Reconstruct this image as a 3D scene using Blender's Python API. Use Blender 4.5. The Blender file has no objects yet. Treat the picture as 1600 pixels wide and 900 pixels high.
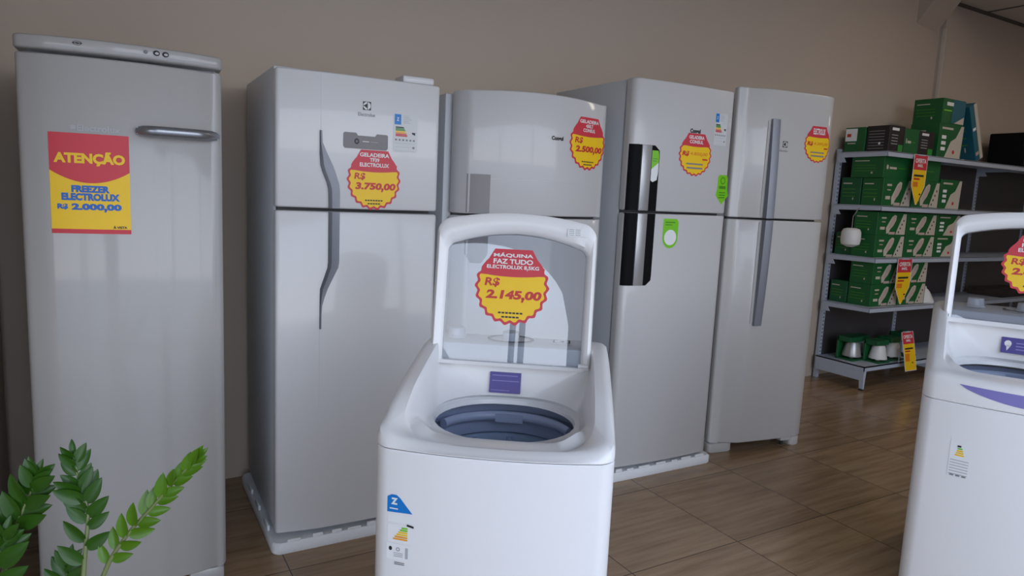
import bpy, bmesh, math, random
from mathutils import Vector, Matrix
random.seed(7)
C = bpy.context.scene.collection
PI = math.pi
R = math.radians

# ------------------------------------------------------------------ camera, sky, light, exposure
CAM_F, CAM_PITCH, CAM_ROLL, CAM_YAW, CAM_H = 1081.74, R(7.8011), R(2.67), R(30.527), 1.32
cam_data = bpy.data.cameras.new('camera')
cam = bpy.data.objects.new('camera', cam_data)
C.objects.link(cam)
cam_data.sensor_width = 36.0
cam_data.lens = 36.0 * CAM_F / 1600.0
cam_data.clip_start = 0.02
_fwd = Vector((math.sin(CAM_YAW) * math.cos(CAM_PITCH), math.cos(CAM_YAW) * math.cos(CAM_PITCH), -math.sin(CAM_PITCH)))
_rt = Vector((math.cos(CAM_YAW), -math.sin(CAM_YAW), 0))
_up = _rt.cross(_fwd)
_r2 = _rt * math.cos(CAM_ROLL) + _up * math.sin(CAM_ROLL)
_u2 = -_rt * math.sin(CAM_ROLL) + _up * math.cos(CAM_ROLL)
cam.matrix_world = Matrix(((_r2.x, _u2.x, -_fwd.x, 0), (_r2.y, _u2.y, -_fwd.y, 0), (_r2.z, _u2.z, -_fwd.z, CAM_H), (0, 0, 0, 1)))
bpy.context.scene.camera = cam

vs = bpy.context.scene.view_settings
vs.view_transform = 'Standard'
vs.look = 'None'
vs.gamma = 1.0
vs.use_curve_mapping = False
vs.exposure = 0.08

world = bpy.data.worlds.new('sky')
bpy.context.scene.world = world
world.use_nodes = True
wn = world.node_tree.nodes
wl = world.node_tree.links
wn.clear()
w_out = wn.new('ShaderNodeOutputWorld')
w_bg = wn.new('ShaderNodeBackground')
w_tc = wn.new('ShaderNodeTexCoord')
w_sep = wn.new('ShaderNodeSeparateXYZ')
w_ramp = wn.new('ShaderNodeValToRGB')
w_ramp.color_ramp.elements[0].position = 0.0
w_ramp.color_ramp.elements[0].color = (0.95, 0.96, 1.0, 1)
_e = w_ramp.color_ramp.elements.new(0.26)
_e.color = (0.74, 0.84, 1.0, 1)
w_ramp.color_ramp.elements[2].position = 0.75
w_ramp.color_ramp.elements[2].color = (0.42, 0.62, 1.0, 1)
wl.new(w_tc.outputs['Generated'], w_sep.inputs[0])
wl.new(w_sep.outputs['Z'], w_ramp.inputs[0])
wl.new(w_ramp.outputs[0], w_bg.inputs['Color'])
wl.new(w_bg.outputs[0], w_out.inputs['Surface'])
w_bg.inputs['Strength'].default_value = 3.5

# shop front opening behind the camera: daylight comes in here
WIN_X0, WIN_X1, WIN_Z1, WIN_Y = -0.50, 4.2, 2.75, -1.0
ARCH_XL, ARCH_X0, ARCH_X1, ARCH_Z0, ARCH_Z1 = -3.5, -2.15, -0.72, 1.36, 2.16     # unseen added opening, arched to shape the lid glass reflection: springing and crown heights
def portal(name, x, y, z, sx, sz):
    ld = bpy.data.lights.new(name, 'AREA')
    ld.shape = 'RECTANGLE'
    ld.size = sx
    ld.size_y = sz
    ld.cycles.is_portal = True
    lo = bpy.data.objects.new(name, ld)
    C.objects.link(lo)
    lo.location = (x, y, z)
    lo.rotation_euler = (R(90), 0, 0)     # emits towards +y, into the shop
    return lo
portal('daylight_portal', (WIN_X0 + WIN_X1) / 2, WIN_Y, WIN_Z1 / 2, WIN_X1 - WIN_X0, WIN_Z1)
portal('arch_portal', (ARCH_XL + ARCH_X1) / 2, WIN_Y, ARCH_Z1 / 2, ARCH_X1 - ARCH_XL, ARCH_Z1)

# ------------------------------------------------------------------ materials
def srgb(r, g, b):
    def f(c):
        c /= 255.0
        return c / 12.92 if c <= 0.04045 else ((c + 0.055) / 1.055) ** 2.4
    return (f(r), f(g), f(b), 1)

def mat(name, col, rough=0.5, metal=0.0, coat=0.0, noise=0.0, scale=20.0, bump=0.0, spec=0.5, coat_rough=0.05):
    m = bpy.data.materials.new(name)
    m.use_nodes = True
    nt = m.node_tree
    b = nt.nodes['Principled BSDF']
    b.inputs['Base Color'].default_value = col
    b.inputs['Roughness'].default_value = rough
    b.inputs['Metallic'].default_value = metal
    b.inputs['Coat Weight'].default_value = coat
    b.inputs['Coat Roughness'].default_value = coat_rough
    b.inputs['Specular IOR Level'].default_value = spec
    if noise or bump:
        tc = nt.nodes.new('ShaderNodeTexCoord')
        nz = nt.nodes.new('ShaderNodeTexNoise')
        nz.inputs['Scale'].default_value = scale
        nz.inputs['Detail'].default_value = 4
        nt.links.new(tc.outputs['Object'], nz.inputs['Vector'])
        if noise:
            mx = nt.nodes.new('ShaderNodeMix')
            mx.data_type = 'RGBA'
            mx.inputs['A'].default_value = tuple(c * (1 - noise) for c in col[:3]) + (1,)
            mx.inputs['B'].default_value = tuple(min(1, c * (1 + noise)) for c in col[:3]) + (1,)
            nt.links.new(nz.outputs['Fac'], mx.inputs['Factor'])
            nt.links.new(mx.outputs['Result'], b.inputs['Base Color'])
        if bump:
            bp = nt.nodes.new('ShaderNodeBump')
            bp.inputs['Strength'].default_value = bump
            bp.inputs['Distance'].default_value = 0.002
            nt.links.new(nz.outputs['Fac'], bp.inputs['Height'])
            nt.links.new(bp.outputs[0], b.inputs['Normal'])
    return m

M = {}
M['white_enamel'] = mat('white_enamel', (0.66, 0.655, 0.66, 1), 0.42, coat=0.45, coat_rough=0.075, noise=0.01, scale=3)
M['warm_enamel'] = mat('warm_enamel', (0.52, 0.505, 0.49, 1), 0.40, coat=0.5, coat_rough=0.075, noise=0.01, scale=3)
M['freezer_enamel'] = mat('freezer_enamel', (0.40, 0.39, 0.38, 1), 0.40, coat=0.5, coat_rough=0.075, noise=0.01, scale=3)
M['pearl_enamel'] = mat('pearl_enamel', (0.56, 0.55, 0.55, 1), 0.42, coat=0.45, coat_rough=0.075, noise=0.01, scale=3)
M['cabinet_enamel'] = mat('cabinet_enamel', (0.60, 0.62, 0.65, 1), 0.45, noise=0.01, scale=3)
M['washer_white'] = mat('washer_white', (0.82, 0.81, 0.82, 1), 0.36, coat=0.25, coat_rough=0.1, noise=0.008, scale=3)
M['washer_plastic'] = mat('washer_plastic', (0.82, 0.81, 0.81, 1), 0.32, coat=0.25, coat_rough=0.12, noise=0.008, scale=3)
M['tub_plastic'] = mat('tub_plastic', srgb(172, 190, 216), 0.35, noise=0.02)
M['tub_ring'] = mat('tub_ring', srgb(150, 160, 186), 0.35, noise=0.02)
M['foam'] = mat('foam', (0.80, 0.81, 0.82, 1), 0.9, noise=0.05, scale=180, bump=0.5)
M['gasket'] = mat('gasket', (0.05, 0.05, 0.055, 1), 0.6, noise=0.05)
M['black_gloss'] = mat('black_gloss', (0.006, 0.006, 0.007, 1), 0.5, spec=0.06, noise=0.02)
M['silver'] = mat('silver', (0.46, 0.46, 0.47, 1), 0.36, metal=0.6, noise=0.03, scale=60)
M['handle_grey'] = mat('handle_grey', srgb(128, 130, 138), 0.4, metal=0.25, noise=0.02, scale=40)
M['handle_dark'] = mat('handle_dark', srgb(84, 86, 94), 0.45, metal=0.2, noise=0.02, scale=40)
M['handle_metal'] = mat('handle_metal', srgb(150, 152, 158), 0.3, metal=0.8, noise=0.03, scale=40)
M['display_grey'] = mat('display_grey', srgb(104, 98, 100), 0.3, noise=0.02)
M['grip_grey'] = mat('grip_grey', srgb(140, 137, 137), 0.5, noise=0.02)
M['ink_black'] = mat('ink_black', (0.02, 0.02, 0.022, 1), 0.5, noise=0.02)
M['ink_grey'] = mat('ink_grey', (0.22, 0.22, 0.23, 1), 0.5, noise=0.02)
M['ink_pale'] = mat('ink_pale', (0.42, 0.42, 0.43, 1), 0.5, noise=0.02)
M['tag_red'] = mat('tag_red', srgb(205, 52, 66), 0.45, noise=0.03)
M['tag_yellow'] = mat('tag_yellow', srgb(246, 200, 22), 0.45, noise=0.03)
M['tag_white'] = mat('tag_white', (0.82, 0.80, 0.80, 1), 0.5, noise=0.02)
M['tag_orange'] = mat('tag_orange', srgb(226, 128, 30), 0.5, noise=0.02)
M['price_red'] = mat('price_red', srgb(200, 46, 44), 0.45, noise=0.03)
M['poster_blue'] = mat('poster_blue', srgb(20, 100, 190), 0.45, noise=0.03)
M['label_blue'] = mat('label_blue', srgb(10, 120, 200), 0.4, noise=0.03)
M['label_clear'] = mat('label_clear', (0.64, 0.645, 0.65, 1), 0.4, noise=0.02)
M['label_white'] = mat('label_white', (0.80, 0.81, 0.82, 1), 0.45, noise=0.02)
M['label_green'] = mat('label_green', srgb(40, 140, 50), 0.45, noise=0.02)
M['label_orange'] = mat('label_orange', srgb(236, 160, 40), 0.45, noise=0.02)
M['lime'] = mat('lime', srgb(120, 200, 30), 0.4, noise=0.04)
M['lime_dark'] = mat('lime_dark', srgb(70, 140, 24), 0.4, noise=0.04)
M['purple'] = mat('purple', srgb(66, 50, 140), 0.35, noise=0.03)
M['lilac'] = mat('lilac', srgb(128, 122, 190), 0.35, noise=0.03)
M['rack_metal'] = mat('rack_metal', srgb(178, 186, 200), 0.45, metal=0.0, noise=0.03)
M['rack_panel'] = mat('rack_panel', srgb(66, 62, 63), 0.6, noise=0.03)
M['box_green'] = mat('box_green', srgb(10, 90, 42), 0.5, noise=0.06, scale=12)
M['box_green_dark'] = mat('box_green_dark', srgb(10, 84, 48), 0.5, noise=0.06, scale=12)
M['box_black'] = mat('box_black', srgb(30, 24, 28), 0.5, noise=0.06)
M['box_teal'] = mat('box_teal', srgb(20, 92, 110), 0.5, noise=0.06)
M['box_print'] = mat('box_print', srgb(196, 186, 172), 0.5, noise=0.05)
M['box_pink'] = mat('box_pink', srgb(190, 168, 160), 0.5, noise=0.05)
M['bulb_white'] = mat('bulb_white', (0.72, 0.71, 0.70, 1), 0.4, noise=0.02)
M['leaf'] = mat('leaf', srgb(40, 78, 14), 0.34, spec=0.35, coat=0.06, noise=0.25, scale=30)
M['leaf_young'] = mat('leaf_young', srgb(74, 114, 16), 0.34, spec=0.35, coat=0.06, noise=0.2, scale=30)
M['stem'] = mat('stem', srgb(110, 120, 74), 0.5, noise=0.15, scale=40)
M['pot'] = mat('pot', srgb(92, 70, 58), 0.6, noise=0.08)
M['soil'] = mat('soil', srgb(48, 36, 28), 0.95, noise=0.3, scale=60, bump=0.6)
M['rubber'] = mat('rubber', (0.02, 0.02, 0.02, 1), 0.7, noise=0.05)
M['wall_paint'] = mat('wall_paint', (0.51, 0.425, 0.35, 1), 0.75, noise=0.03, scale=1.5, bump=0.05)
M['ceiling_paint'] = mat('ceiling_paint', (0.62, 0.58, 0.52, 1), 0.85, noise=0.03, scale=2)
M['ceiling_joint'] = mat('ceiling_joint', (0.10, 0.09, 0.075, 1), 0.85, noise=0.03, scale=2)
M['frame_metal'] = mat('frame_metal', (0.10, 0.10, 0.11, 1), 0.5, noise=0.03)
M['pavement'] = mat('pavement', (0.34, 0.32, 0.30, 1), 0.9, noise=0.1, scale=2)

def glass_mat(name, tint, refl):
    m = bpy.data.materials.new(name)
    m.use_nodes = True
    nt = m.node_tree
    nt.nodes.clear()
    o = nt.nodes.new('ShaderNodeOutputMaterial')
    t = nt.nodes.new('ShaderNodeBsdfTransparent')
    t.inputs[0].default_value = tint
    g = nt.nodes.new('ShaderNodeBsdfGlossy')
    g.inputs['Color'].default_value = (1, 1, 1, 1)
    g.inputs['Roughness'].default_value = 0.0
    f = nt.nodes.new('ShaderNodeFresnel')
    f.inputs['IOR'].default_value = refl
    mx = nt.nodes.new('ShaderNodeMixShader')
    nt.links.new(f.outputs[0], mx.inputs[0])
    nt.links.new(t.outputs[0], mx.inputs[1])
    nt.links.new(g.outputs[0], mx.inputs[2])
    nt.links.new(mx.outputs[0], o.inputs[0])
    return m
M['lid_glass'] = glass_mat('lid_glass', (0.84, 0.865, 0.90, 1), 1.60)

def floor_mat():
    m = bpy.data.materials.new('wood_look_tile')
    m.use_nodes = True
    nt = m.node_tree
    N, L = nt.nodes, nt.links
    b = N['Principled BSDF']
    tc = N.new('ShaderNodeTexCoord')
    S = 0.5347
    off = N.new('ShaderNodeMapping')
    off.inputs['Location'].default_value = (-2.115, -2.28, 0)
    L.new(tc.outputs['Object'], off.inputs['Vector'])
    brick = N.new('ShaderNodeTexBrick')
    brick.offset = 0.0
    brick.squash = 1.0
    brick.inputs['Color1'].default_value = (0, 0, 0, 1)
    brick.inputs['Color2'].default_value = (1, 1, 1, 1)
    brick.inputs['Mortar'].default_value = (0.5, 0.5, 0.5, 1)
    brick.inputs['Scale'].default_value = 1.0
    brick.inputs['Mortar Size'].default_value = 0.0022
    brick.inputs['Mortar Smooth'].default_value = 0.0
    brick.inputs['Brick Width'].default_value = S
    brick.inputs['Row Height'].default_value = S
    L.new(off.outputs[0], brick.inputs['Vector'])
    # grain runs along x; each tile shifts the grain by its own random tone
    addv = N.new('ShaderNodeVectorMath')
    addv.operation = 'MULTIPLY_ADD'
    addv.inputs[1].default_value = (7.3, 11.1, 3.0)
    L.new(brick.outputs['Color'], addv.inputs[0])
    L.new(tc.outputs['Object'], addv.inputs[2])
    gm = N.new('ShaderNodeMapping')
    gm.inputs['Scale'].default_value = (2.2, 26.0, 1.0)
    L.new(addv.outputs[0], gm.inputs['Vector'])
    nz = N.new('ShaderNodeTexNoise')
    nz.inputs['Scale'].default_value = 1.0
    nz.inputs['Detail'].default_value = 6
    nz.inputs['Roughness'].default_value = 0.6
    L.new(gm.outputs[0], nz.inputs['Vector'])
    ramp = N.new('ShaderNodeValToRGB')
    e = ramp.color_ramp.elements
    e[0].position = 0.28
    e[0].color = srgb(134, 104, 74)
    e[1].position = 0.75
    e[1].color = srgb(182, 152, 118)
    L.new(nz.outputs['Fac'], ramp.inputs[0])
    tone = N.new('ShaderNodeMix')
    tone.data_type = 'RGBA'
    tone.blend_type = 'MULTIPLY'
    tone.inputs['Factor'].default_value = 0.14
    L.new(ramp.outputs[0], tone.inputs['A'])
    L.new(brick.outputs['Color'], tone.inputs['B'])
    mor = N.new('ShaderNodeMix')
    mor.data_type = 'RGBA'
    mor.inputs['B'].default_value = srgb(74, 52, 36)
    L.new(brick.outputs['Fac'], mor.inputs['Factor'])
    L.new(tone.outputs['Result'], mor.inputs['A'])
    L.new(mor.outputs['Result'], b.inputs['Base Color'])
    rr = N.new('ShaderNodeMapRange')
    rr.inputs['To Min'].default_value = 0.16
    rr.inputs['To Max'].default_value = 0.30
    L.new(nz.outputs['Fac'], rr.inputs['Value'])
    L.new(rr.outputs[0], b.inputs['Roughness'])
    bp = N.new('ShaderNodeBump')
    bp.inputs['Strength'].default_value = 0.25
    bp.inputs['Distance'].default_value = 0.002
    inv = N.new('ShaderNodeMath')
    inv.operation = 'SUBTRACT'
    inv.inputs[0].default_value = 1.0
    L.new(brick.outputs['Fac'], inv.inputs[1])
    L.new(inv.outputs[0], bp.inputs['Height'])
    L.new(bp.outputs[0], b.inputs['Normal'])
    return m
M['floor'] = floor_mat()

# ------------------------------------------------------------------ mesh helpers
class MB:
    """Collects polygons and links them as ONE mesh object."""
    def __init__(s):
        s.v, s.f, s.m, s.mats = [], [], [], []
    def mi(s, key):
        if key not in s.mats:
            s.mats.append(key)
        return s.mats.index(key)
    def add(s, verts, faces, key):
        o = len(s.v)
        i = s.mi(key)
        s.v += [tuple(p) for p in verts]
        for f in faces:
            s.f.append([o + k for k in f])
            s.m.append(i)
    def box(s, x0, x1, y0, y1, z0, z1, key):
        v = [(x0, y0, z0), (x1, y0, z0), (x1, y1, z0), (x0, y1, z0), (x0, y0, z1), (x1, y0, z1), (x1, y1, z1), (x0, y1, z1)]
        s.add(v, [(3, 2, 1, 0), (4, 5, 6, 7), (0, 1, 5, 4), (1, 2, 6, 5), (2, 3, 7, 6), (3, 0, 4, 7)], key)
    def loft(s, rings, key, cap0=True, cap1=True, closed=False):
        n = len(rings[0])
        v = [p for r in rings for p in r]
        f = []
        k = len(rings)
        for i in range(k if closed else k - 1):
            a, b = i * n, ((i + 1) % k) * n
            for j in range(n):
                j2 = (j + 1) % n
                f.append((a + j, a + j2, b + j2, b + j))
        if not closed:
            if cap0:
                f.append(tuple(reversed(range(n))))
            if cap1:
                f.append(tuple(range((k - 1) * n, k * n)))
        s.add(v, f, key)
    def prism_xz(s, poly, y0, y1, key):        # poly CCW seen from the front (-y); y0 is the front
        n = len(poly)
        v = [(x, y0, z) for x, z in poly] + [(x, y1, z) for x, z in poly]
        f = [tuple(range(n)), tuple(reversed(range(n, 2 * n)))]
        for j in range(n):
            k = (j + 1) % n
            f.append((j, n + j, n + k, k))
        s.add(v, f, key)
    def tube(s, pts, rad, key, n=12, cap=True):
        pts = [Vector(p) for p in pts]
        rads = rad if isinstance(rad, (list, tuple)) else [rad] * len(pts)
        rings = []
        prev = None
        for i, p in enumerate(pts):
            d = (pts[min(i + 1, len(pts) - 1)] - pts[max(i - 1, 0)]).normalized()
            a = prev if prev is not None else (Vector((0, 0, 1)) if abs(d.z) < 0.9 else Vector((1, 0, 0)))
            b = d.cross(a).normalized()
            a = b.cross(d).normalized()
            prev = a
            r = rads[i]
            rr = r if isinstance(r, tuple) else (r, r)
            rings.append([p + a * rr[0] * math.cos(t) + b * rr[1] * math.sin(t) for t in [2 * PI * k / n for k in range(n)]])
        s.loft(rings, key, cap, cap)
    def lathe(s, prof, key, n=40, c=(0, 0, 0), sx=1.0, sy=1.0, cap0=False, cap1=False):
        rings = [[(c[0] + r * sx * math.cos(t), c[1] + r * sy * math.sin(t), c[2] + z) for t in [2 * PI * k / n for k in range(n)]] for r, z in prof]
        s.loft(rings, key, cap0, cap1)
    def poly(s, pts, key):
        s.add(pts, [tuple(range(len(pts)))], key)
    def xform(s, fn):
        s.v = [tuple(fn(*p)) for p in s.v]
    def build(s, name, parent=None, bevel=0.0, seg=2, smooth=40, cuts=None, recalc=True):
        me = bpy.data.meshes.new(name)
        bm = bmesh.new()
        vs_ = [bm.verts.new(p) for p in s.v]
        bm.verts.ensure_lookup_table()
        for f, mi in zip(s.f, s.m):
            try:
                fc = bm.faces.new([vs_[k] for k in f])
                fc.material_index = mi
            except ValueError:
                pass
        if bevel or recalc:
            bmesh.ops.remove_doubles(bm, verts=bm.verts, dist=1e-6)
        if recalc:
            bmesh.ops.recalc_face_normals(bm, faces=bm.faces)
        if bevel:
            ed = [e for e in bm.edges if len(e.link_faces) == 2 and e.calc_face_angle(0) > R(35)]
            bmesh.ops.bevel(bm, geom=ed, offset=bevel, segments=seg, profile=0.5, affect='EDGES', clamp_overlap=True)
        if cuts:
            for x in cuts:
                bmesh.ops.bisect_plane(bm, geom=list(bm.verts) + list(bm.edges) + list(bm.faces), plane_co=(x, 0, 0), plane_no=(1, 0, 0))
        bm.to_mesh(me)
        bm.free()
        for k in s.mats:
            me.materials.append(M[k])
        if smooth:
            for p in me.polygons:
                p.use_smooth = True
            me.set_sharp_from_angle(angle=R(smooth))
        ob = bpy.data.objects.new(name, me)
        C.objects.link(ob)
        if parent is not None:
            ob.parent = parent
        return ob

def thing(name, label, cat, loc=(0, 0, 0), rz=0.0, group=None):
    o = bpy.data.objects.new(name, None)
    C.objects.link(o)
    o.empty_display_size = 0.1
    o.location = loc
    o.rotation_euler = (0, 0, rz)
    o['label'] = label
    o['category'] = cat
    if group:
        o['group'] = group
    return o
def tag(o, label, cat, group=None):
    o['label'] = label
    o['category'] = cat
    if group:
        o['group'] = group
    return o
def struct(o):
    o['kind'] = 'structure'
    return o

_tc = {}
def text_polys(s, bold=0.0, shear=0.0):
    key = (s, bold, shear)
    if key in _tc:
        return _tc[key]
    cu = bpy.data.curves.new('t', 'FONT')
    cu.body = s
    cu.size = 1.0
    cu.offset = bold
    cu.shear = shear
    cu.resolution_u = 3
    ob = bpy.data.objects.new('t', cu)
    C.objects.link(ob)
    dg = bpy.context.evaluated_depsgraph_get()
    me = bpy.data.meshes.new_from_object(ob.evaluated_get(dg))
    vv = [(v.co.x, v.co.y) for v in me.vertices]
    ff = [tuple(p.vertices) for p in me.polygons]
    bpy.data.objects.remove(ob)
    bpy.data.curves.remove(cu)
    bpy.data.meshes.remove(me)
    if ',' in s:
        # give the comma a proper tail
        i = s.index(',')
        cu2 = bpy.data.curves.new('t', 'FONT')
        cu2.body = s[:i + 1]
        cu2.offset = bold
        cu2.shear = shear
        ob2 = bpy.data.objects.new('t', cu2)
        C.objects.link(ob2)
        me2 = bpy.data.meshes.new_from_object(ob2.evaluated_get(bpy.context.evaluated_depsgraph_get()))
        cx = max(v.co.x for v in me2.vertices if v.co.y < 0.12)
        bpy.data.objects.remove(ob2)
        bpy.data.curves.remove(cu2)
        bpy.data.meshes.remove(me2)
        o_ = len(vv)
        vv += [(cx, 0.06), (cx - 0.18, 0.04), (cx - 0.22, -0.30), (cx - 0.10, -0.30)]
        ff.append((o_, o_ + 1, o_ + 2, o_ + 3))
    x0, x1 = min(p[0] for p in vv), max(p[0] for p in vv)
    y0, y1 = min(p[1] for p in vv), max(p[1] for p in vv)
    vv = [((x - (x0 + x1) / 2) / (x1 - x0), (y - (y0 + y1) / 2) / (y1 - y0)) for x, y in vv]
    _tc[key] = (vv, ff)
    return vv, ff

class Decal(MB):
    """Flat print in the xz plane, seen from -y; build(yfun) lays it on a curved door."""
    def pg(s, poly, key, lift=0):
        s.add([(x, -lift, z) for x, z in poly], [tuple(range(len(poly)))], key)
    def rect(s, x0, x1, z0, z1, key, lift=0):
        s.pg([(x0, z0), (x1, z0), (x1, z1), (x0, z1)], key, lift)
    def text(s, t, cx, cz, w, h, key, lift=0, bold=0.03, shear=0.0):
        v, f = text_polys(t, bold, shear)
        s.add([(cx + x * w, -lift, cz + z * h) for x, z in v], f, key)
    def disc(s, cx, cz, rx, rz, key, lift=0, n=28):
        s.pg([(cx + rx * math.cos(2 * PI * k / n), cz + rz * math.sin(2 * PI * k / n)) for k in range(n)], key, lift)
    def ring(s, cx, cz, r0, r1, key, lift=0, n=28, asp=1.0):
        a = [(cx + r0 * math.cos(2 * PI * k / n), -lift, cz + asp * r0 * math.sin(2 * PI * k / n)) for k in range(n)]
        b = [(cx + r1 * math.cos(2 * PI * k / n), -lift, cz + asp * r1 * math.sin(2 * PI * k / n)) for k in range(n)]
        s.add(a + b, [(k, n + k, n + (k + 1) % n, (k + 1) % n) for k in range(n)], key)
    def lay(s, name, parent, yfun, eps=0.0008, cut=0.0):
        cuts = None
        if cut:
            x0, x1 = min(p[0] for p in s.v), max(p[0] for p in s.v)
            cuts = [x0 + cut * k for k in range(1, int((x1 - x0) / cut) + 1)]
        ob = s.build(name, parent, smooth=0, cuts=cuts, recalc=False)
        for v in ob.data.vertices:
            v.co.y = v.co.y + yfun(v.co.x) - eps
        # face the shop (-y)
        bm = bmesh.new()
        bm.from_mesh(ob.data)
        bm.normal_update()
        bad = [f for f in bm.faces if f.normal.y > 0]
        if bad:
            bmesh.ops.reverse_faces(bm, faces=bad)
        bm.to_mesh(ob.data)
        bm.free()
        return ob

def rr(x0, x1, y0, y1, rad, k=8, m=10):
    """rounded rectangle, CCW from the front-left corner; rad = (front, back)"""
    rf, rb = rad if isinstance(rad, tuple) else (rad, rad)
    out = []
    cs = [(x1 - rf, y0 + rf, rf, -90), (x1 - rb, y1 - rb, rb, 0), (x0 + rb, y1 - rb, rb, 90), (x0 + rf, y0 + rf, rf, 180)]
    arcs = []
    for cx, cy, r, a in cs:
        arcs.append([(cx + r * math.cos(R(a + 90.0 * i / k)), cy + r * math.sin(R(a + 90.0 * i / k))) for i in range(k + 1)])
    for i in range(4):
        out += arcs[i]
        p, q = arcs[i][-1], arcs[(i + 1) % 4][0]
        for j in range(1, m):
            t = j / m
            out.append((p[0] + (q[0] - p[0]) * t, p[1] + (q[1] - p[1]) * t))
    return out

# ------------------------------------------------------------------ room
YW = 3.46
def slab(name, x0, x1, y0, y1, z0, z1, key):
    b = MB()
    b.box(x0, x1, y0, y1, z0, z1, key)
    return struct(b.build(name, smooth=0))
slab('floor', -3.8, 10.2, -1.0, 3.62, -0.1, 0.0, 'floor')
def wall_y(x):
    return 3.115 + 0.0549 * (x + 0.3)
XC = 6.10
b = MB()
b.loft([[(-2.7, wall_y(-2.7), z), (XC, wall_y(XC), z), (XC, wall_y(XC) + 0.2, z), (-2.7, wall_y(XC) + 0.2, z)] for z in (0, 3.42)], 'wall_paint')
struct(b.build('wall_back', smooth=0))
slab('wall_back_right', XC, 10.2, 3.42, wall_y(XC) + 0.2, 0, 3.42, 'wall_paint')
slab('wall_left', -3.92, -3.8, -1.12, YW + 0.12, 0, 3.42, 'wall_paint')
# unseen wall block added left of the freezer to shade the wall there
slab('wall_light_block', -3.8, -0.335, 1.95, 3.0, 0, 3.42, 'wall_paint')
slab('wall_right', 10.2, 10.32, -1.12, YW + 0.12, 0, 3.42, 'wall_paint')
slab('ceiling', -3.92, 6.05, -1.12, YW + 0.12, 3.42, 3.52, 'ceiling_paint')
b = MB()
b.box(6.05, 10.32, -1.12, YW + 0.12, 3.07, 3.52, 'ceiling_paint')
for yy in (2.9, 2.3):
    b.box(6.06, 10.2, yy, yy + 0.02, 3.064, 3.07, 'ceiling_joint')
b.box(6.06, 10.2, 3.395, 3.42, 3.05, 3.07, 'ceiling_joint')
for xx in (6.66, 7.9, 9.1):
    b.box(xx, xx + 0.02, -1.0, YW - 0.06, 3.064, 3.07, 'ceiling_joint')
struct(b.build('ceiling_right', smooth=0))
M['lit_edge_tone'] = mat('lit_edge_tone', (0.58, 0.52, 0.45, 1), 0.8, noise=0.03)
slab('trim_lit_edge', XC - 0.004, XC + 0.010, 3.412, 3.44, 0, 2.85, 'lit_edge_tone')  # pale strip added at the wall step, its lit edge put into the colour
# sloping concrete beam that rises from the wall towards the shop front
b = MB()
y0, zt = YW, 2.815
dy, dz = -0.47, 0.60
p0 = [(5.72, y0, zt), (6.04, y0, zt), (6.04, y0, zt + 0.45), (5.72, y0, zt + 0.45)]
b.loft([p0, [(x, y + dy, z + dz) for x, y, z in p0]], 'wall_paint')
struct(b.build('trim_beam', smooth=0))
# shop front: wall around one wide glazed opening with mullions, and an added opening left of it, arched for the lid reflection
b = MB()
b.box(-3.92, ARCH_XL, WIN_Y - 0.12, WIN_Y, 0, 3.42, 'wall_paint')
b.box(ARCH_XL, ARCH_X0, WIN_Y - 0.12, WIN_Y, ARCH_Z1, 3.42, 'wall_paint')
b.box(ARCH_X1, WIN_X0, WIN_Y - 0.12, WIN_Y, 0, 3.42, 'wall_paint')
b.box(WIN_X1, 10.32, WIN_Y - 0.12, WIN_Y, 0, 3.42, 'wall_paint')
b.box(WIN_X0, WIN_X1, WIN_Y - 0.12, WIN_Y, WIN_Z1, 3.42, 'wall_paint')
n = 20
def arch_z(x):
    u = (x - ARCH_X0) / (ARCH_X1 - ARCH_X0)
    return ARCH_Z0 + (ARCH_Z1 - ARCH_Z0) * math.sqrt(max(0, 1 - u * u))
for k in range(n):
    xa, xb = ARCH_X0 + (ARCH_X1 - ARCH_X0) * k / n, ARCH_X0 + (ARCH_X1 - ARCH_X0) * (k + 1) / n
    za, zb = arch_z(xa), arch_z(xb)
    y0, y1 = WIN_Y - 0.12, WIN_Y
    b.add([(xa, y0, za), (xb, y0, zb), (xb, y1, zb), (xa, y1, za), (xa, y0, 3.42), (xb, y0, 3.42), (xb, y1, 3.42), (xa, y1, 3.42)], [(3, 2, 1, 0), (4, 5, 6, 7), (0, 1, 5, 4), (2, 3, 7, 6)], 'wall_paint')
struct(b.build('wall_front', smooth=0, recalc=False))
b = MB()
for x in (WIN_X0 + 0.03, 0.9, 2.5, WIN_X1 - 0.03):
    b.box(x - 0.03, x + 0.03, WIN_Y - 0.09, WIN_Y - 0.03, 0, WIN_Z1, 'frame_metal')
b.box(WIN_X0, WIN_X1, WIN_Y - 0.09, WIN_Y - 0.03, 0.0, 0.06, 'frame_metal')
struct(b.build('window_1', smooth=0))
b = MB()
for x in (-1.32, -1.22):
    b.box(x - 0.016, x + 0.016, WIN_Y - 0.09, WIN_Y - 0.05, 0, 2.0, 'frame_metal')
struct(b.build('arch_posts', smooth=0))  # posts in the added opening, mirrored in the lid glass
slab('ground_outside', -30, 40, -40, -1.0, -0.12, -0.02, 'pavement')

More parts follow.
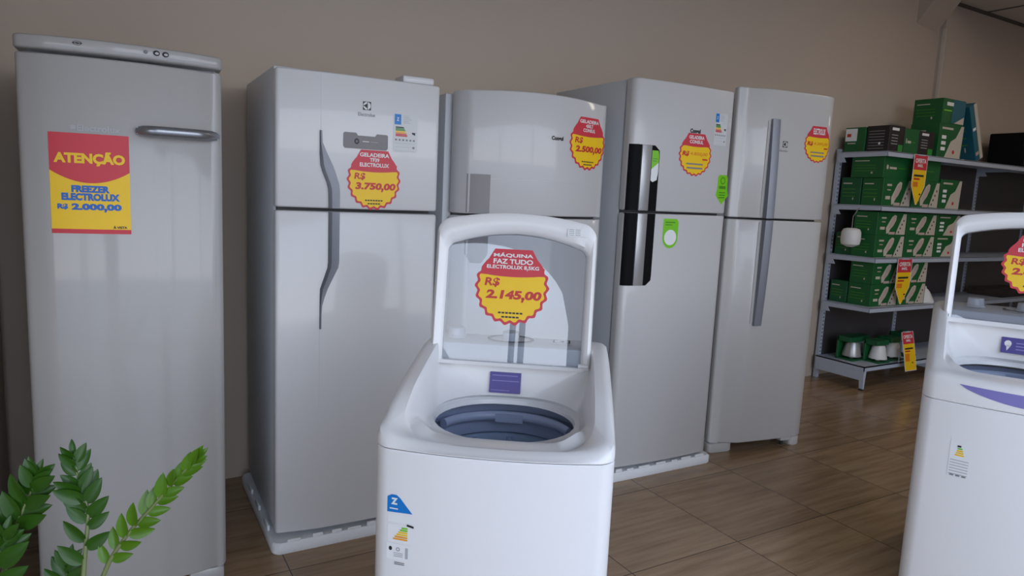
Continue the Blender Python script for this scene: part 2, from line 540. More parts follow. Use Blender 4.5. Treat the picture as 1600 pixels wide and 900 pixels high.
# added unseen warm panels that brighten the right wall from above
M['fill_glow'] = bpy.data.materials.new('fill_glow')
M['fill_glow'].use_nodes = True
_p = M['fill_glow'].node_tree.nodes['Principled BSDF']
_p.inputs['Base Color'].default_value = (0.9, 0.9, 0.85, 1)
_p.inputs['Emission Color'].default_value = (1.0, 0.86, 0.70, 1)
_p.inputs['Emission Strength'].default_value = 13.0
def fill_panel(label, x, y, z):
    t = thing('fill_panel', label, 'lamp', (x, y, z))
    b = MB()
    b.box(-0.62, 0.62, -0.16, 0.16, -0.03, 0.0, 'frame_metal')
    b.build('housing', t, bevel=0.004, smooth=30)
    b = MB()
    b.box(-0.58, 0.58, -0.12, 0.12, -0.034, -0.029, 'fill_glow')
    b.build('diffuser', t, smooth=0)
fill_panel('added fill panel near the beam at the right', 5.2, 1.4, 3.42)
fill_panel('added fill panel under the lower ceiling in front of the shelving', 8.0, 1.2, 3.064)

# ------------------------------------------------------------------ price tags, labels, logos
def badge_shape(cx, cz, rx, rz, sc=1.0, n=168, teeth=22):
    pts = []
    for k in range(n):
        a = 2 * PI * k / n
        deg = math.degrees(a)
        if 48 < deg < 132:
            continue
        am = 1 + (0.035 * math.cos(teeth * a) if not (30 < deg < 150) else 0)
        pts.append((a, (cx + rx * sc * am * math.cos(a), cz + rz * sc * am * math.sin(a))))
    top = [(math.radians(48.1), (cx + rx * sc * 0.52, cz + rz * (1.0 - (1 - sc) * 0.7))), (math.radians(131.9), (cx - rx * sc * 0.52, cz + rz * (1.0 - (1 - sc) * 0.7)))]
    pts = sorted(pts + top, key=lambda t: t[0])
    return [p for a, p in pts]

def price_badge(name, parent, yfun, cx, cz, rx, rz, head, price, rs=True, faded=False, cut=0.02, label=None, merge=False, small=True, big=True):
    d = Decal()
    d.pg(badge_shape(cx, cz, rx, rz), 'tag_red', 0.0)
    ye = [p for p in badge_shape(cx, cz, rx, rz, 0.92)]
    lim = lambda x: cz + rz * (0.34 if not faded else 0.45) - 0.08 * rz * (1 - ((x - cx) / rx) ** 2)
    yl = [(x, min(z, lim(x))) for x, z in ye]
    # replace the flat top by a shallow curve
    low = [p for p in yl if p[1] < lim(p[0]) - 1e-6]
    low.sort(key=lambda p: (math.atan2(p[1] - cz, p[0] - cx) - PI / 2) % (2 * PI))
    xr = low[-1][0]
    xl = low[0][0]
    arc = [(xr + (xl - xr) * t / 12, lim(xr + (xl - xr) * t / 12)) for t in range(1, 12)]
    d.pg(low + arc, 'tag_yellow', 0.0005)
    t = d if merge else Decal()
    lf = 0.001 if merge else 0.0
    rows = len(head)
    z1, z0 = cz + rz * 0.92, cz + rz * (0.42 if not faded else 0.5)
    hh = (z1 - z0) / rows
    for i, (s, wf) in enumerate(head):
        t.text(s, cx + 0.0 * rx, z1 - hh * (i + 0.5), rx * wf, hh * 0.80, 'tag_white', lf, 0.03)
    if faded:
        t.text('R$', cx - rx * 0.62, cz + rz * 0.02, rx * 0.42, rz * 0.26, 'price_red', lf, 0.05, 0.15)
        t.text(price, cx + rx * 0.2, cz + rz * 0.02, rx * 1.1, rz * 0.2, 'tag_orange', lf, 0.02, 0.15)
        t.rect(cx + rx * 0.45, cx + rx * 0.78, cz - rz * 0.24, cz - rz * 0.17, 'price_red', lf)
        t.rect(cx - rx * 0.55, cx + rx * 0.5, cz - rz * 0.48, cz - rz * 0.41, 'ink_grey', lf)
        t.rect(cx - rx * 0.5, cx + rx * 0.5, cz - rz * 0.68, cz - rz * 0.60, 'ink_grey', lf)
    else:
        t.text('R$', cx - rx * 0.55, cz + rz * 0.10, rx * 0.42, rz * 0.25, 'price_red', lf, 0.03, 0.12)
        t.text(price, cx + rx * 0.06, cz - rz * 0.25, rx * 1.55, rz * 0.31, 'price_red', lf, 0.05, 0.12)
        for k in range(7):
            x = cx - rx * 0.34 + rx * 0.1 * k
            t.rect(x, x + rx * 0.075, cz - rz * 0.72, cz - rz * 0.675, 'ink_black', lf)
        for k in range(5):
            x = cx - rx * 0.24 + rx * 0.1 * k
            t.rect(x, x + rx * 0.08, cz - rz * 0.83, cz - rz * 0.785, 'ink_black', lf)
    o = d.lay(name, parent, yfun, 0.0008, cut)
    if label:
        o['label'] = label
    if not merge:
        t.lay('lettering', o, yfun, 0.0020, cut)
    return o

def brand_symbol(d, cx, cz, s, key='ink_black', bg='white_enamel'):
    """square mark with a light disc cut by a dark half disc"""
    d.rect(cx - s, cx + s, cz - s, cz + s, key, 0.0)
    d.disc(cx, cz, s * 0.92, s * 0.92, bg, 0.0003)
    d.pg([(cx + s * 0.02, cz - s * 0.92), (cx + s * 0.18, cz - s * 0.92), (cx + s * 0.18, cz + s * 0.92), (cx + s * 0.02, cz + s * 0.92)], key, 0.0006)
    d.pg([(cx - s * 0.92, cz), (cx + s * 0.05, cz - s * 0.55), (cx + s * 0.05, cz + s * 0.55)], key, 0.0006)

def energy_label(parent, yfun, x0, x1, z0, z1, full=True, cut=0.02):
    d = Decal()
    w, h = x1 - x0, z1 - z0
    d.rect(x0, x1, z0, z1, 'label_clear', 0)
    t = Decal()
    t.rect(x0 + 0.03 * w, x0 + 0.30 * w, z0 + 0.72 * h, z0 + 0.99 * h, 'label_blue')
    t.text('Z', x0 + 0.165 * w, z0 + 0.86 * h, 0.10 * w, 0.09 * h, 'label_white', 0.0004)
    for k in range(5):
        t.rect(x0 + 0.38 * w, x0 + (0.62 + 0.06 * (k % 3)) * w, z0 + (0.95 - 0.045 * k) * h, z0 + (0.963 - 0.045 * k) * h, 'ink_pale')
    for k, (cc, l) in enumerate((('ink_black', 0.40), ('label_green', 0.43), ('lime_dark', 0.46), ('tag_yellow', 0.48), ('label_orange', 0.50), ('tag_red', 0.53), ('tag_red', 0.55))):
        zz = z0 + (0.665 - 0.037 * k) * h
        t.pg([(x0 + 0.08 * w, zz - 0.03 * h), (x0 + l * w, zz - 0.03 * h), (x0 + (l + 0.04) * w, zz - 0.015 * h), (x0 + l * w, zz), (x0 + 0.08 * w, zz)], cc)
    t.pg([(x0 + 0.76 * w, z0 + 0.50 * h), (x0 + 0.90 * w, z0 + 0.46 * h), (x0 + 0.90 * w, z0 + 0.535 * h), (x0 + 0.76 * w, z0 + 0.535 * h)], 'ink_black')
    for k in range(6):
        t.rect(x0 + (0.06 + 0.15 * k) * w, x0 + (0.14 + 0.15 * k) * w, z0 + 0.30 * h, z0 + 0.345 * h, 'ink_grey')
    for k in range(3):
        t.rect(x0 + 0.06 * w, x0 + 0.9 * w, z0 + (0.03 + 0.1 * k) * h, z0 + (0.036 + 0.1 * k) * h, 'ink_pale')
    t.disc(x0 + 0.84 * w, z0 + 0.13 * h, 0.05 * w, 0.03 * h, 'ink_grey')
    o = d.lay('energy_label', parent, yfun, 0.0008, cut)
    t.lay('print', o, yfun, 0.0014, cut)
    return o

# ------------------------------------------------------------------ refrigerators
def door_mesh(w0, w1, z0, z1, yf, depth, name, parent, key, r=0.012, e=0.006, n=48, arch=None):
    """door with front profile y = yf(x), back at y = depth, soft top and bottom edges"""
    xs = [w0 + (w1 - w0) * (0.5 - 0.5 * math.cos(PI * i / n)) for i in range(n + 1)]
    def prof(ins):
        p = []
        for x in xs:
            d = min(x - w0, w1 - x)
            rnd = r - math.sqrt(max(0.0, r * r - max(0.0, r - d) ** 2)) if d < r else 0.0
            p.append((x, yf(x) + rnd))
        p += [(w1, depth), (w0, depth)]
        cx, cy = (w0 + w1) / 2, (depth + yf(cx0)) / 2
        return [(cx + (x - cx) * (1 - 2 * ins / (w1 - w0)), y + ins * (1 if y < cy else -1)) for x, y in p]
    cx0 = (w0 + w1) / 2
    az = arch or (lambda x: 0.0)
    rings = []
    for z, ins, top in ((z0, e, 0), (z0 + e * 0.4, e * 0.3, 0), (z0 + e, 0, 0), (z1 - e, 0, 1), (z1 - e * 0.4, e * 0.3, 1), (z1, e, 1)):
        rings.append([(x, y, z + (az(x) if top else 0)) for x, y in prof(ins)])
    b = MB()
    b.loft(rings, key)
    return b.build(name, parent, smooth=35)

def cabinet(parent, w, y0, y1, z0, z1, key='cabinet_enamel', inset=0.004):
    b = MB()
    b.box(inset, w - inset, y0, y1, z0, z1, key)
    o = b.build('cabinet', parent, bevel=0.006, smooth=35)
    return o
def gasket(parent, w, y0, y1, z0, z1):
    b = MB()
    b.box(0.012, w - 0.012, y0, y1, z0, z1, 'gasket')
    return b.build('door_gasket', parent, smooth=0)

def foot(parent, x, y, z1, r=0.02):
    b = MB()
    b.lathe([(r, 0), (r * 1.05, 0.01), (r * 0.8, 0.014), (r * 0.8, z1)], 'rubber', 16, (x, y, 0), cap0=True, cap1=True)
    return b.build('foot', parent, smooth=35)

# --- upright freezer at the left
def make_freezer():
    w = 0.513
    t = thing('upright_freezer', 'tall single door white freezer with the big red and yellow poster, farthest left', 'freezer', (-0.201, 2.318, 0), R(-2.65))
    def yf(x):
        u = x / w
        y = -0.034 * (1 - (2 * u - 1) ** 2)
        if x < 0.062:
            y += (0.062 - x) * 0.10
        if x > 0.335:
            y += min(x - 0.335, 0.02) * 0.25
        if x > 0.44:
            y += (x - 0.44) * 0.12
        return y
    cabinet(t, w, 0.062, 0.68, 0.06, 1.655, inset=0.012)
    gasket(t, w, 0.045, 0.064, 0.07, 1.63)
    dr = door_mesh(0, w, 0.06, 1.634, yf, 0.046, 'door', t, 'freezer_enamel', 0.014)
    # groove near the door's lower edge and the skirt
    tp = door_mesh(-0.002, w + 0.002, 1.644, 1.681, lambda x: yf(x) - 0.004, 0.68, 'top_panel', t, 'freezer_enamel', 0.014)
    d = Decal()
    d.ring(0.148, 1.667, 0.0085, 0.0105, 'ink_black', asp=0.55)
    d.rect(0.136, 0.160, 1.666, 1.668, 'ink_black')
    d.text('Q', 0.148, 1.667, 0.008, 0.006, 'ink_black')
    d.lay('top_emblem', t, lambda x: yf(x) - 0.004, 0.001)
    for x, rad, kk in ((0.312, 0.0055, 'ink_grey'), (0.339, 0.0085, 'ink_black'), (0.362, 0.0085, 'ink_black')):
        b = MB()
        y = yf(x) - 0.004
        def disc_ring(r, yy):
            return [(x + r * math.cos(a), yy, 1.6645 + r * 0.85 * math.sin(a)) for a in [2 * PI * k / 20 for k in range(20)]]
        b.loft([disc_ring(rad, y + 0.002), disc_ring(rad, y - 0.003), disc_ring(rad * 0.75, y - 0.004)], kk)
        if kk == 'ink_black':
            def cap(r, yy, dz):
                return [(x + 0.001 + r * math.cos(a), yy, 1.6635 + dz + r * 0.7 * math.sin(a)) for a in [2 * PI * k / 20 for k in range(20)]]
            b.loft([cap(rad * 0.62, y - 0.0035, 0), cap(rad * 0.55, y - 0.006, 0)], 'freezer_enamel')
        b.build('control_knob', t, smooth=40)
    d = Decal()
    for k in range(4):
        d.rect(0.40 + 0.007 * k, 0.405 + 0.007 * k, 1.660, 1.663, 'ink_pale')
    for k in range(5):
        d.rect(0.330 + 0.009 * k, 0.336 + 0.009 * k, 1.6495, 1.6515, 'ink_pale')
    d.lay('panel_lettering', t, lambda x: yf(x) - 0.004, 0.001)
    # bow handle
    b = MB()
    pts = []
    for i in range(15):
        s = i / 14
        x = 0.287 + (0.498 - 0.287) * s
        y = yf(x) - 0.006 - 0.038 * (1 - (2 * s - 1) ** 4)
        pts.append((x, y, 1.446 + 0.001 * s))
    b.tube(pts, [(0.011, 0.008)] + [(0.0145, 0.010)] * 13 + [(0.011, 0.008)], 'handle_metal', 16)
    for x in (0.292, 0.493):
        b.box(x - 0.007, x + 0.007, yf(x) - 0.014, yf(x) + 0.004, 1.437, 1.456, 'handle_metal')
    o = b.build('handle', dr, smooth=50)
    o['label'] = 'grey metallic bow handle'
    d = Decal()
    d.rect(0.124, 0.137, 1.438, 1.449, 'ink_pale')
    d.text('Electrolux', 0.192, 1.443, 0.105, 0.018, 'ink_pale', 0, 0.03)
    d.lay('door_lettering', t, yf, 0.0012, 0.03)
    # poster
    x0, x1, z0, z1 = 0.071, 0.264, 1.152, 1.428
    d = Decal()
    d.rect(x0, x1, z0, z1, 'tag_yellow', 0)
    W, H = x1 - x0, z1 - z0
    arc = [(x0 + W * k / 16, z0 + H * (0.63 - 0.12 * (1 - (2 * k / 16 - 1) ** 2))) for k in range(17)]
    d.pg(arc + [(x1, z1), (x0, z1)], 'tag_red', 0.0003)
    d.rect(x0, x1, z0, z0 + H * 0.045, 'tag_red', 0.0003)
    o = d.lay('price_poster', t, yf, 0.0012, 0.03)
    o['label'] = 'red and yellow sale poster taped to the door'
    l = Decal()
    l.text('ATENÇÃO', x0 + W * 0.5, z0 + H * 0.755, W * 0.89, H * 0.145, 'tag_yellow', 0, 0.05)
    l.text('FREEZER', x0 + W * 0.5, z0 + H * 0.45, W * 0.48, H * 0.07, 'poster_blue', 0, 0.06)
    l.text('ELECTROLUX', x0 + W * 0.5, z0 + H * 0.37, W * 0.73, H * 0.075, 'poster_blue', 0, 0.06)
    l.text('R$', x0 + W * 0.145, z0 + H * 0.268, W * 0.13, H * 0.06, 'poster_blue', 0, 0.05)
    l.text('2.000,00', x0 + W * 0.57, z0 + H * 0.262, W * 0.63, H * 0.085, 'poster_blue', 0, 0.06)
    l.text('À VISTA', x0 + W * 0.86, z0 + H * 0.07, W * 0.18, H * 0.032, 'ink_black', 0, 0.03)
    l.lay('lettering', o, yf, 0.0024, 0.03)
    # skirt
    b = MB()
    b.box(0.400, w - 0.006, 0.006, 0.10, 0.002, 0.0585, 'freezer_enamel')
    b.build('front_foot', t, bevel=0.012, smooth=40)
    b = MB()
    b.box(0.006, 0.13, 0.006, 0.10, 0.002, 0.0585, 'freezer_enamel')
    b.build('front_foot', t, bevel=0.012, smooth=40)
    foot(t, 0.06, 0.55, 0.061)
    foot(t, w - 0.06, 0.55, 0.061)
    return t
make_freezer()

def foam_base(loc, rz, w, d, h, label):
    """styrofoam packing tray: rounded slab with a raised rim broken by notches"""
    t = thing('foam_base', label, 'packing foam', loc, rz, None)
    b = MB()
    ring = lambda i, z: [(x, y, z) for x, y in rr(i, w - i, i, d - i, 0.03)]
    b.loft([ring(0.004, 0), ring(0, 0.006), ring(0, h - 0.008), ring(0.006, h)], 'foam')
    b.build('tray', t, smooth=40)
    x = 0.05
    while x < w - 0.09:
        l = random.uniform(0.035, 0.075)
        b = MB()
        b.box(x, x + l, 0.002, 0.012, h - 0.002, h + random.uniform(0.008, 0.018), 'foam')
        b.build('rim_block', t, bevel=0.004, smooth=40)
        x += l + random.uniform(0.02, 0.055)
    for y in (0.12, 0.30, 0.46):
        b = MB()
        b.box(0.003, 0.013, y, y + 0.07, h - 0.002, h + 0.02, 'foam')
        b.build('rim_block', t, bevel=0.004, smooth=40)
    return t

# --- refrigerator with the grey wavy grip
def make_wavy():
    w, rz = 0.583, R(-1.2)
    foam_base((0.477, 2.392, 0), R(-0.3), 0.62, 0.70, 0.042, 'white foam tray under the refrigerator with the wavy grey grip')
    t = thing('refrigerator', 'white two door refrigerator with wavy grey grip, second from left', 'refrigerator', (0.495, 2.426, 0.042), rz)
    Z = -0.042
    def yf(x):
        y = -0.012 * (1 - (2 * x / w - 1) ** 2)
        if x < 0.147:
            y += 0.012 * (1 - x / 0.147)
        return y
    cabinet(t, w, 0.072, 0.665, 0.012, 1.668)
    gasket(t, w, 0.05, 0.075, 0.03, 1.63)
    top = door_mesh(0, w, 1.238 + Z, 1.697 + Z, yf, 0.056, 'freezer_door', t, 'white_enamel', 0.010)
    bot = door_mesh(0, w, 0.060 + Z, 1.226 + Z, yf, 0.056, 'refrigerator_door', t, 'white_enamel', 0.010)
    # hinge cover on top
    b = MB()
    b.box(0.44, 0.56, 0.005, 0.10, 1.697 + Z, 1.722 + Z, 'white_enamel')
    b.build('hinge_cover', t, bevel=0.006, smooth=40)
    # grip: a grey channel with its left flank painted darker as recess shade, one piece per door
    def chan(parent, zs):
        # zs: list of (z, xl, xr)
        m = MB()
        dk = MB()
        n = len(zs)
        L = [(xl, z + Z) for z, xl, xr in zs]
        Rt = [(xr, z + Z) for z, xl, xr in zs]
        rings = []
        for z, xl, xr in zs:
            mid = xl + (xr - xl) * 0.30
            yl = yf(xl)
            rings.append([(xl, yl + 0.003, z + Z), (xl + 0.001, yl - 0.0065, z + Z), (mid, yl - 0.0028, z + Z), (xr - 0.001, yl - 0.0035, z + Z), (xr, yl + 0.003, z + Z)])
        m.loft(rings, 'handle_grey')
        o = m.build('handle', parent, smooth=30)
        o['label'] = 'grey wavy grip channel'
        rings = []
        for z, xl, xr in zs:
            ww = min(0.012, (xr - xl) * 0.35)
            yl = yf(xl)
            rings.append([(xl + 0.0005, yl - 0.002, z + Z), (xl + 0.0005, yl - 0.0072, z + Z), (xl + ww, yl - 0.0050, z + Z), (xl + ww, yl - 0.002, z + Z)])
        dk.loft(rings, 'handle_dark')
        dk.build('shade_flank', o, smooth=30)
    up = [(1.502, 0.141, 0.150), (1.462, 0.141, 0.152), (1.43, 0.141, 0.166), (1.385, 0.144, 0.188), (1.365, 0.150, 0.196), (1.325, 0.166, 0.209), (1.305, 0.171, 0.212), (1.29, 0.172, 0.213), (1.2385, 0.173, 0.213)]
    lo = [(1.2255, 0.173, 0.213), (1.05, 0.173, 0.213), (1.03, 0.171, 0.210), (0.985, 0.156, 0.188), (0.955, 0.146, 0.174), (0.925, 0.145, 0.163), (0.895, 0.145, 0.155), (0.86, 0.145, 0.153), (0.812, 0.145, 0.153)]
    chan(top, list(reversed(up)))
    chan(bot, list(reversed(lo)))
    # fine crease that runs on above and below the grip
    for parent, za, zb in ((top, 1.503, 1.690), (bot, 0.52, 0.811)):
        b = MB()
        y = yf(0.147)
        b.box(0.1455, 0.1475, y - 0.0012, y + 0.004, za + Z, zb + Z, 'white_enamel')
        b.build('crease', parent, smooth=0)
    # control display
    b = MB()
    x0, x1, z0, z1 = 0.222, 0.381, 1.449 + Z, 1.503 + Z
    pl = [(x0 + 0.006, z0), (x1 - 0.006, z0), (x1, z0 + 0.006), (x1, z1 - 0.004), (x1 - 0.004, z1), (x1 - 0.040, z1), (x1 - 0.046, z1 - 0.009), (x0 + 0.05, z1 - 0.009), (x0 + 0.044, z1), (x0 + 0.004, z1), (x0, z1 - 0.004), (x0, z0 + 0.006)]
    yc = yf(0.30)
    b.prism_xz(pl, yc - 0.003, yc + 0.004, 'display_grey')
    o = b.build('display', top, smooth=0)
    o['label'] = 'dark grey control display'
    d = Decal()
    d.ring(0.268, 1.474 + Z, 0.004, 0.0085, 'ink_black', asp=1.2)
    d.rect(0.288, 0.312, 1.4735 + Z, 1.476 + Z, 'label_white')
    d.rect(0.316, 0.345, 1.4735 + Z, 1.475 + Z, 'ink_pale')
    d.lay('display_lettering', t, lambda x: yc - 0.003, 0.0012)
    d = Decal()
    brand_symbol(d, 0.303, 1.598 + Z, 0.0145)
    d.text('Electrolux', 0.303, 1.568 + Z, 0.062, 0.0125, 'ink_grey', 0, 0.01)
    d.lay('badge', t, yf, 0.001)
    energy_label(t, yf, 0.403, 0.495, 1.448 + Z, 1.582 + Z)
    price_badge('price_tag', t, yf, 0.334, 1.343 + Z, 0.096, 0.104, [('GELADEIRA', 1.12), ('TF39', 0.36), ('ELECTROLUX', 1.12)], '3.750,00', label='scalloped yellow price tag reading 3.750,00')
    return t
make_wavy()

# --- bow-fronted refrigerator
def make_bow():
    w = 0.70
    t = thing('refrigerator', 'white bow fronted refrigerator standing behind the open middle washing machine', 'refrigerator', (1.195, 2.50, 0), R(-3))
    def yf(x):
        u = min(1, max(0, x / w))
        y = -0.085 * (1 - (2 * u - 1) ** 2)
        if x < 0.045:
            y += (0.045 - x) * 0.8
        return y
    arch = lambda x: 0.012 * (1 - (2 * x / w - 1) ** 2)
    b = MB()
    b.box(-0.025, w - 0.004, 0.075, 0.64, 0.03, 1.70, 'cabinet_enamel')
    b.build('cabinet', t, bevel=0.006, smooth=35)
    gasket(t, w, 0.045, 0.08, 0.06, 1.68)
    ztop = 1.708
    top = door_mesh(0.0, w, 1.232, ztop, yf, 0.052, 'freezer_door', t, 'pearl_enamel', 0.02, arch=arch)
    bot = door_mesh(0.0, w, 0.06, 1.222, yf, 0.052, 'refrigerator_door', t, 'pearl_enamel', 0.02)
    for parent, za, zb in ((top, 1.236, 1.388), (bot, 1.035, 1.218)):
        b = MB()
        rings = []
        steps = 10
        for i in range(steps + 1):
            z = za + (zb - za) * i / steps
            ins = 0.0
            if parent is bot and i < 2:
                ins = 0.012 * (2 - i)
            xs = [0.040 + ins, 0.06, 0.08, 0.10, 0.126 - ins]
            ring = [(x, yf(x) - (0.0015 if k in (0, 4) else 0.0025), z) for k, x in enumerate(xs)] + [(x, yf(x) + 0.006, z) for x in reversed(xs)]
            rings.append(ring)
        b.loft(rings, 'grip_grey')
        o = b.build('handle', parent, smooth=35)
        o['label'] = 'grey recessed grip'
    # ledge line below the upper panel
    b = MB()
    xs = [0.126 + (0.52 - 0.126) * k / 24 for k in range(25)]
    b.loft([[(x, yf(x) - 0.0022, z) for z in (0,)] for x in xs], 'pearl_enamel') if False else None
    rings = [[(x, yf(x) + 0.004, 1.378), (x, yf(x) - 0.002, 1.374), (x, yf(x) - 0.002, 1.371), (x, yf(x) + 0.004, 1.371)] for x in xs]
    b.loft(rings, 'pearl_enamel')
    b.build('ledge', top, smooth=35)
    d = Decal()
    d.text('Consul', 0.405, 1.549, 0.058, 0.017, 'ink_black', 0, 0.06)
    d.lay('badge', t, yf, 0.0012, 0.012)
    price_badge('price_tag', t, yf, 0.578, 1.54, 0.108, 0.108, [('GELADEIRA', 1.1), ('450LT', 0.42), ('CONSUL', 0.7)], '2.500,00', cut=0.012, label='price tag reading 2.500,00 bent round the door')
    for x in (0.06, w - 0.06):
        foot(t, x, 0.12, 0.062)
        foot(t, x, 0.58, 0.04)
    return t
make_bow()

# --- refrigerator with the black inset grip
def make_black_grip():
    w, rz = 0.612, R(-1.2)
    H0 = 0.045
    foam_base((1.975, 2.396, 0), R(-0.5), 0.665, 0.70, H0, 'white foam tray under the refrigerator with the black inset grip')
    t = thing('refrigerator', 'white two door refrigerator with black and silver inset grip, fourth from left', 'refrigerator', (2.003, 2.4225, H0), rz)
    Z = -H0
    yf = lambda x: -0.014 * (1 - (2 * x / w - 1) ** 2)
    cabinet(t, w, 0.072, 0.65, 0.012, 1.798)
    gasket(t, w, 0.05, 0.075, 0.03, 1.78)
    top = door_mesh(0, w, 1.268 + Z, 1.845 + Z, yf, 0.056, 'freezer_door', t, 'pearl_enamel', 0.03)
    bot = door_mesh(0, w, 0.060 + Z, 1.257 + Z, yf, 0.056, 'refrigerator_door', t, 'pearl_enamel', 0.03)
    def panel(parent, za, zb, rtop, rbot):
        b = MB()
        rings = []
        xs0 = [0.002, 0.012, 0.03, 0.06, 0.10, 0.13, 0.155]
        nz = 14
        for i in range(nz + 1):
            z = za + (zb - za) * i / nz
            red = 0.0
            if rtop:
                q = max(0.0, z - (zb - rtop)) / rtop
                red = rtop * (1 - math.sqrt(max(0, 1 - q * q)))
            if rbot:
                q = max(0.0, (za + rbot) - z) / rbot
                red = max(red, rbot * (1 - math.sqrt(max(0, 1 - q * q))))
            xs = xs0[:-1] + [0.155 - red * 0.8]
            xs[-2] = min(xs[-2], xs[-1] - 0.006)
            def rn(x):
                return 0.03 - math.sqrt(max(0, 0.03 ** 2 - max(0, 0.03 - x) ** 2)) if x < 0.03 else 0
            rings.append([(x, yf(x) + rn(x) - 0.002, z + Z) for x in xs] + [(x, yf(x) + rn(x) + 0.006, z + Z) for x in reversed(xs)])
        b.loft(rings, 'black_gloss')
        o = b.build('handle', parent, smooth=35)
        o['label'] = 'glossy black grip panel'
        b = MB()
        x0, x1 = 0.054, 0.108
        y = yf(0.08)
        sl = 0.0
        b.prism_xz([(x0, za + Z + 0.001), (x1, za + Z + 0.001), (x1, zb + Z - 0.001), (x0, zb + Z - 0.001)], y - 0.0075, y + 0.002, 'silver')
        s = b.build('silver_bar', o, bevel=0.001, smooth=30)
        s['label'] = 'silver grip bar'
        return o
    panel(top, 1.2685, 1.560, 0.035, 0)
    panel(bot, 0.928, 1.2565, 0, 0.035)
    d = Decal()
    d.pg([(0.112, 1.405 + Z), (0.124, 1.398 + Z), (0.146, 1.408 + Z), (0.151, 1.44 + Z), (0.151, 1.52 + Z), (0.145, 1.538 + Z), (0.112, 1.538 + Z)], 'label_white')
    d.pg([(0.112, 1.455 + Z), (0.151, 1.485 + Z), (0.151, 1.52 + Z), (0.145, 1.538 + Z), (0.112, 1.538 + Z)], 'lime', 0.0004)
    d.rect(0.117, 0.144, 1.500 + Z, 1.503 + Z, 'lime_dark', 0.0006)
    d.rect(0.117, 0.140, 1.490 + Z, 1.493 + Z, 'lime_dark', 0.0006)
    d.lay('grip_sticker', t, lambda x: yf(x) - 0.002, 0.0012)['label'] = 'green and white sticker on the black grip'
    d = Decal()
    d.text('Consul', 0.355, 1.642 + Z, 0.065, 0.020, 'ink_black', 0, 0.06)
    d.lay('badge', t, yf, 0.001)
    energy_label(t, yf, 0.478, 0.562, 1.588 + Z, 1.735 + Z)
    price_badge('price_tag', t, yf, 0.367, 1.535 + Z, 0.100, 0.096, [('GELADEIRA', 0.95), ('CONSUL', 0.85)], '4.850,00', faded=True, label='price tag with a faded price')
    # green droplet sticker and green pointed sticker
    d = Decal()
    pts = [(0.205, 1.235 + Z), (0.295, 1.228 + Z), (0.297, 1.205 + Z)]
    pts = [(0.206 , 1.150 + Z), (0.206, 1.236 + Z), (0.285, 1.236 + Z), (0.296, 1.222 + Z), (0.296, 1.150 + Z)]
    low = [(0.251 + 0.045 * math.cos(R(a)), 1.150 + Z + 0.050 * math.sin(R(a))) for a in range(0, -181, -15)]
    d.pg([(0.206, 1.236 + Z)] + list(reversed(low)) + [(0.296, 1.222 + Z), (0.285, 1.236 + Z)], 'lime')
    t2 = Decal()
    t2.disc(0.251, 1.150 + Z, 0.036, 0.036, 'label_white')
    t2.rect(0.218, 0.275, 1.217 + Z, 1.222 + Z, 'lime_dark')
    t2.rect(0.218, 0.258, 1.206 + Z, 1.210 + Z, 'lime_dark')
    o = d.lay('round_sticker', t, yf, 0.0008)
    o['label'] = 'green sticker with a white disc'
    t2.lay('print', o, yf, 0.0014)
    d = Decal()
    d.pg([(0.53, 1.44 + Z), (0.54, 1.452 + Z), (0.59, 1.452 + Z), (0.60, 1.44 + Z), (0.60, 1.385 + Z), (0.611, 1.355 + Z), (0.566, 1.312 + Z), (0.521, 1.355 + Z), (0.53, 1.385 + Z)][::-1], 'lime')
    t2 = Decal()
    t2.ring(0.565, 1.425 + Z, 0.012, 0.017, 'lime_dark')
    t2.rect(0.542, 0.588, 1.386 + Z, 1.400 + Z, 'lime_dark')
    for k in range(3):
        t2.rect(0.543, 0.587, 1.366 - 0.012 * k + Z, 1.371 - 0.012 * k + Z, 'lime_dark')
    o = d.lay('arrow_sticker', t, lambda x: yf(min(x, w)), 0.0008)
    o['label'] = 'green sticker shaped like an arrow'
    t2.lay('print', o, yf, 0.0014)
    return t
make_black_grip()

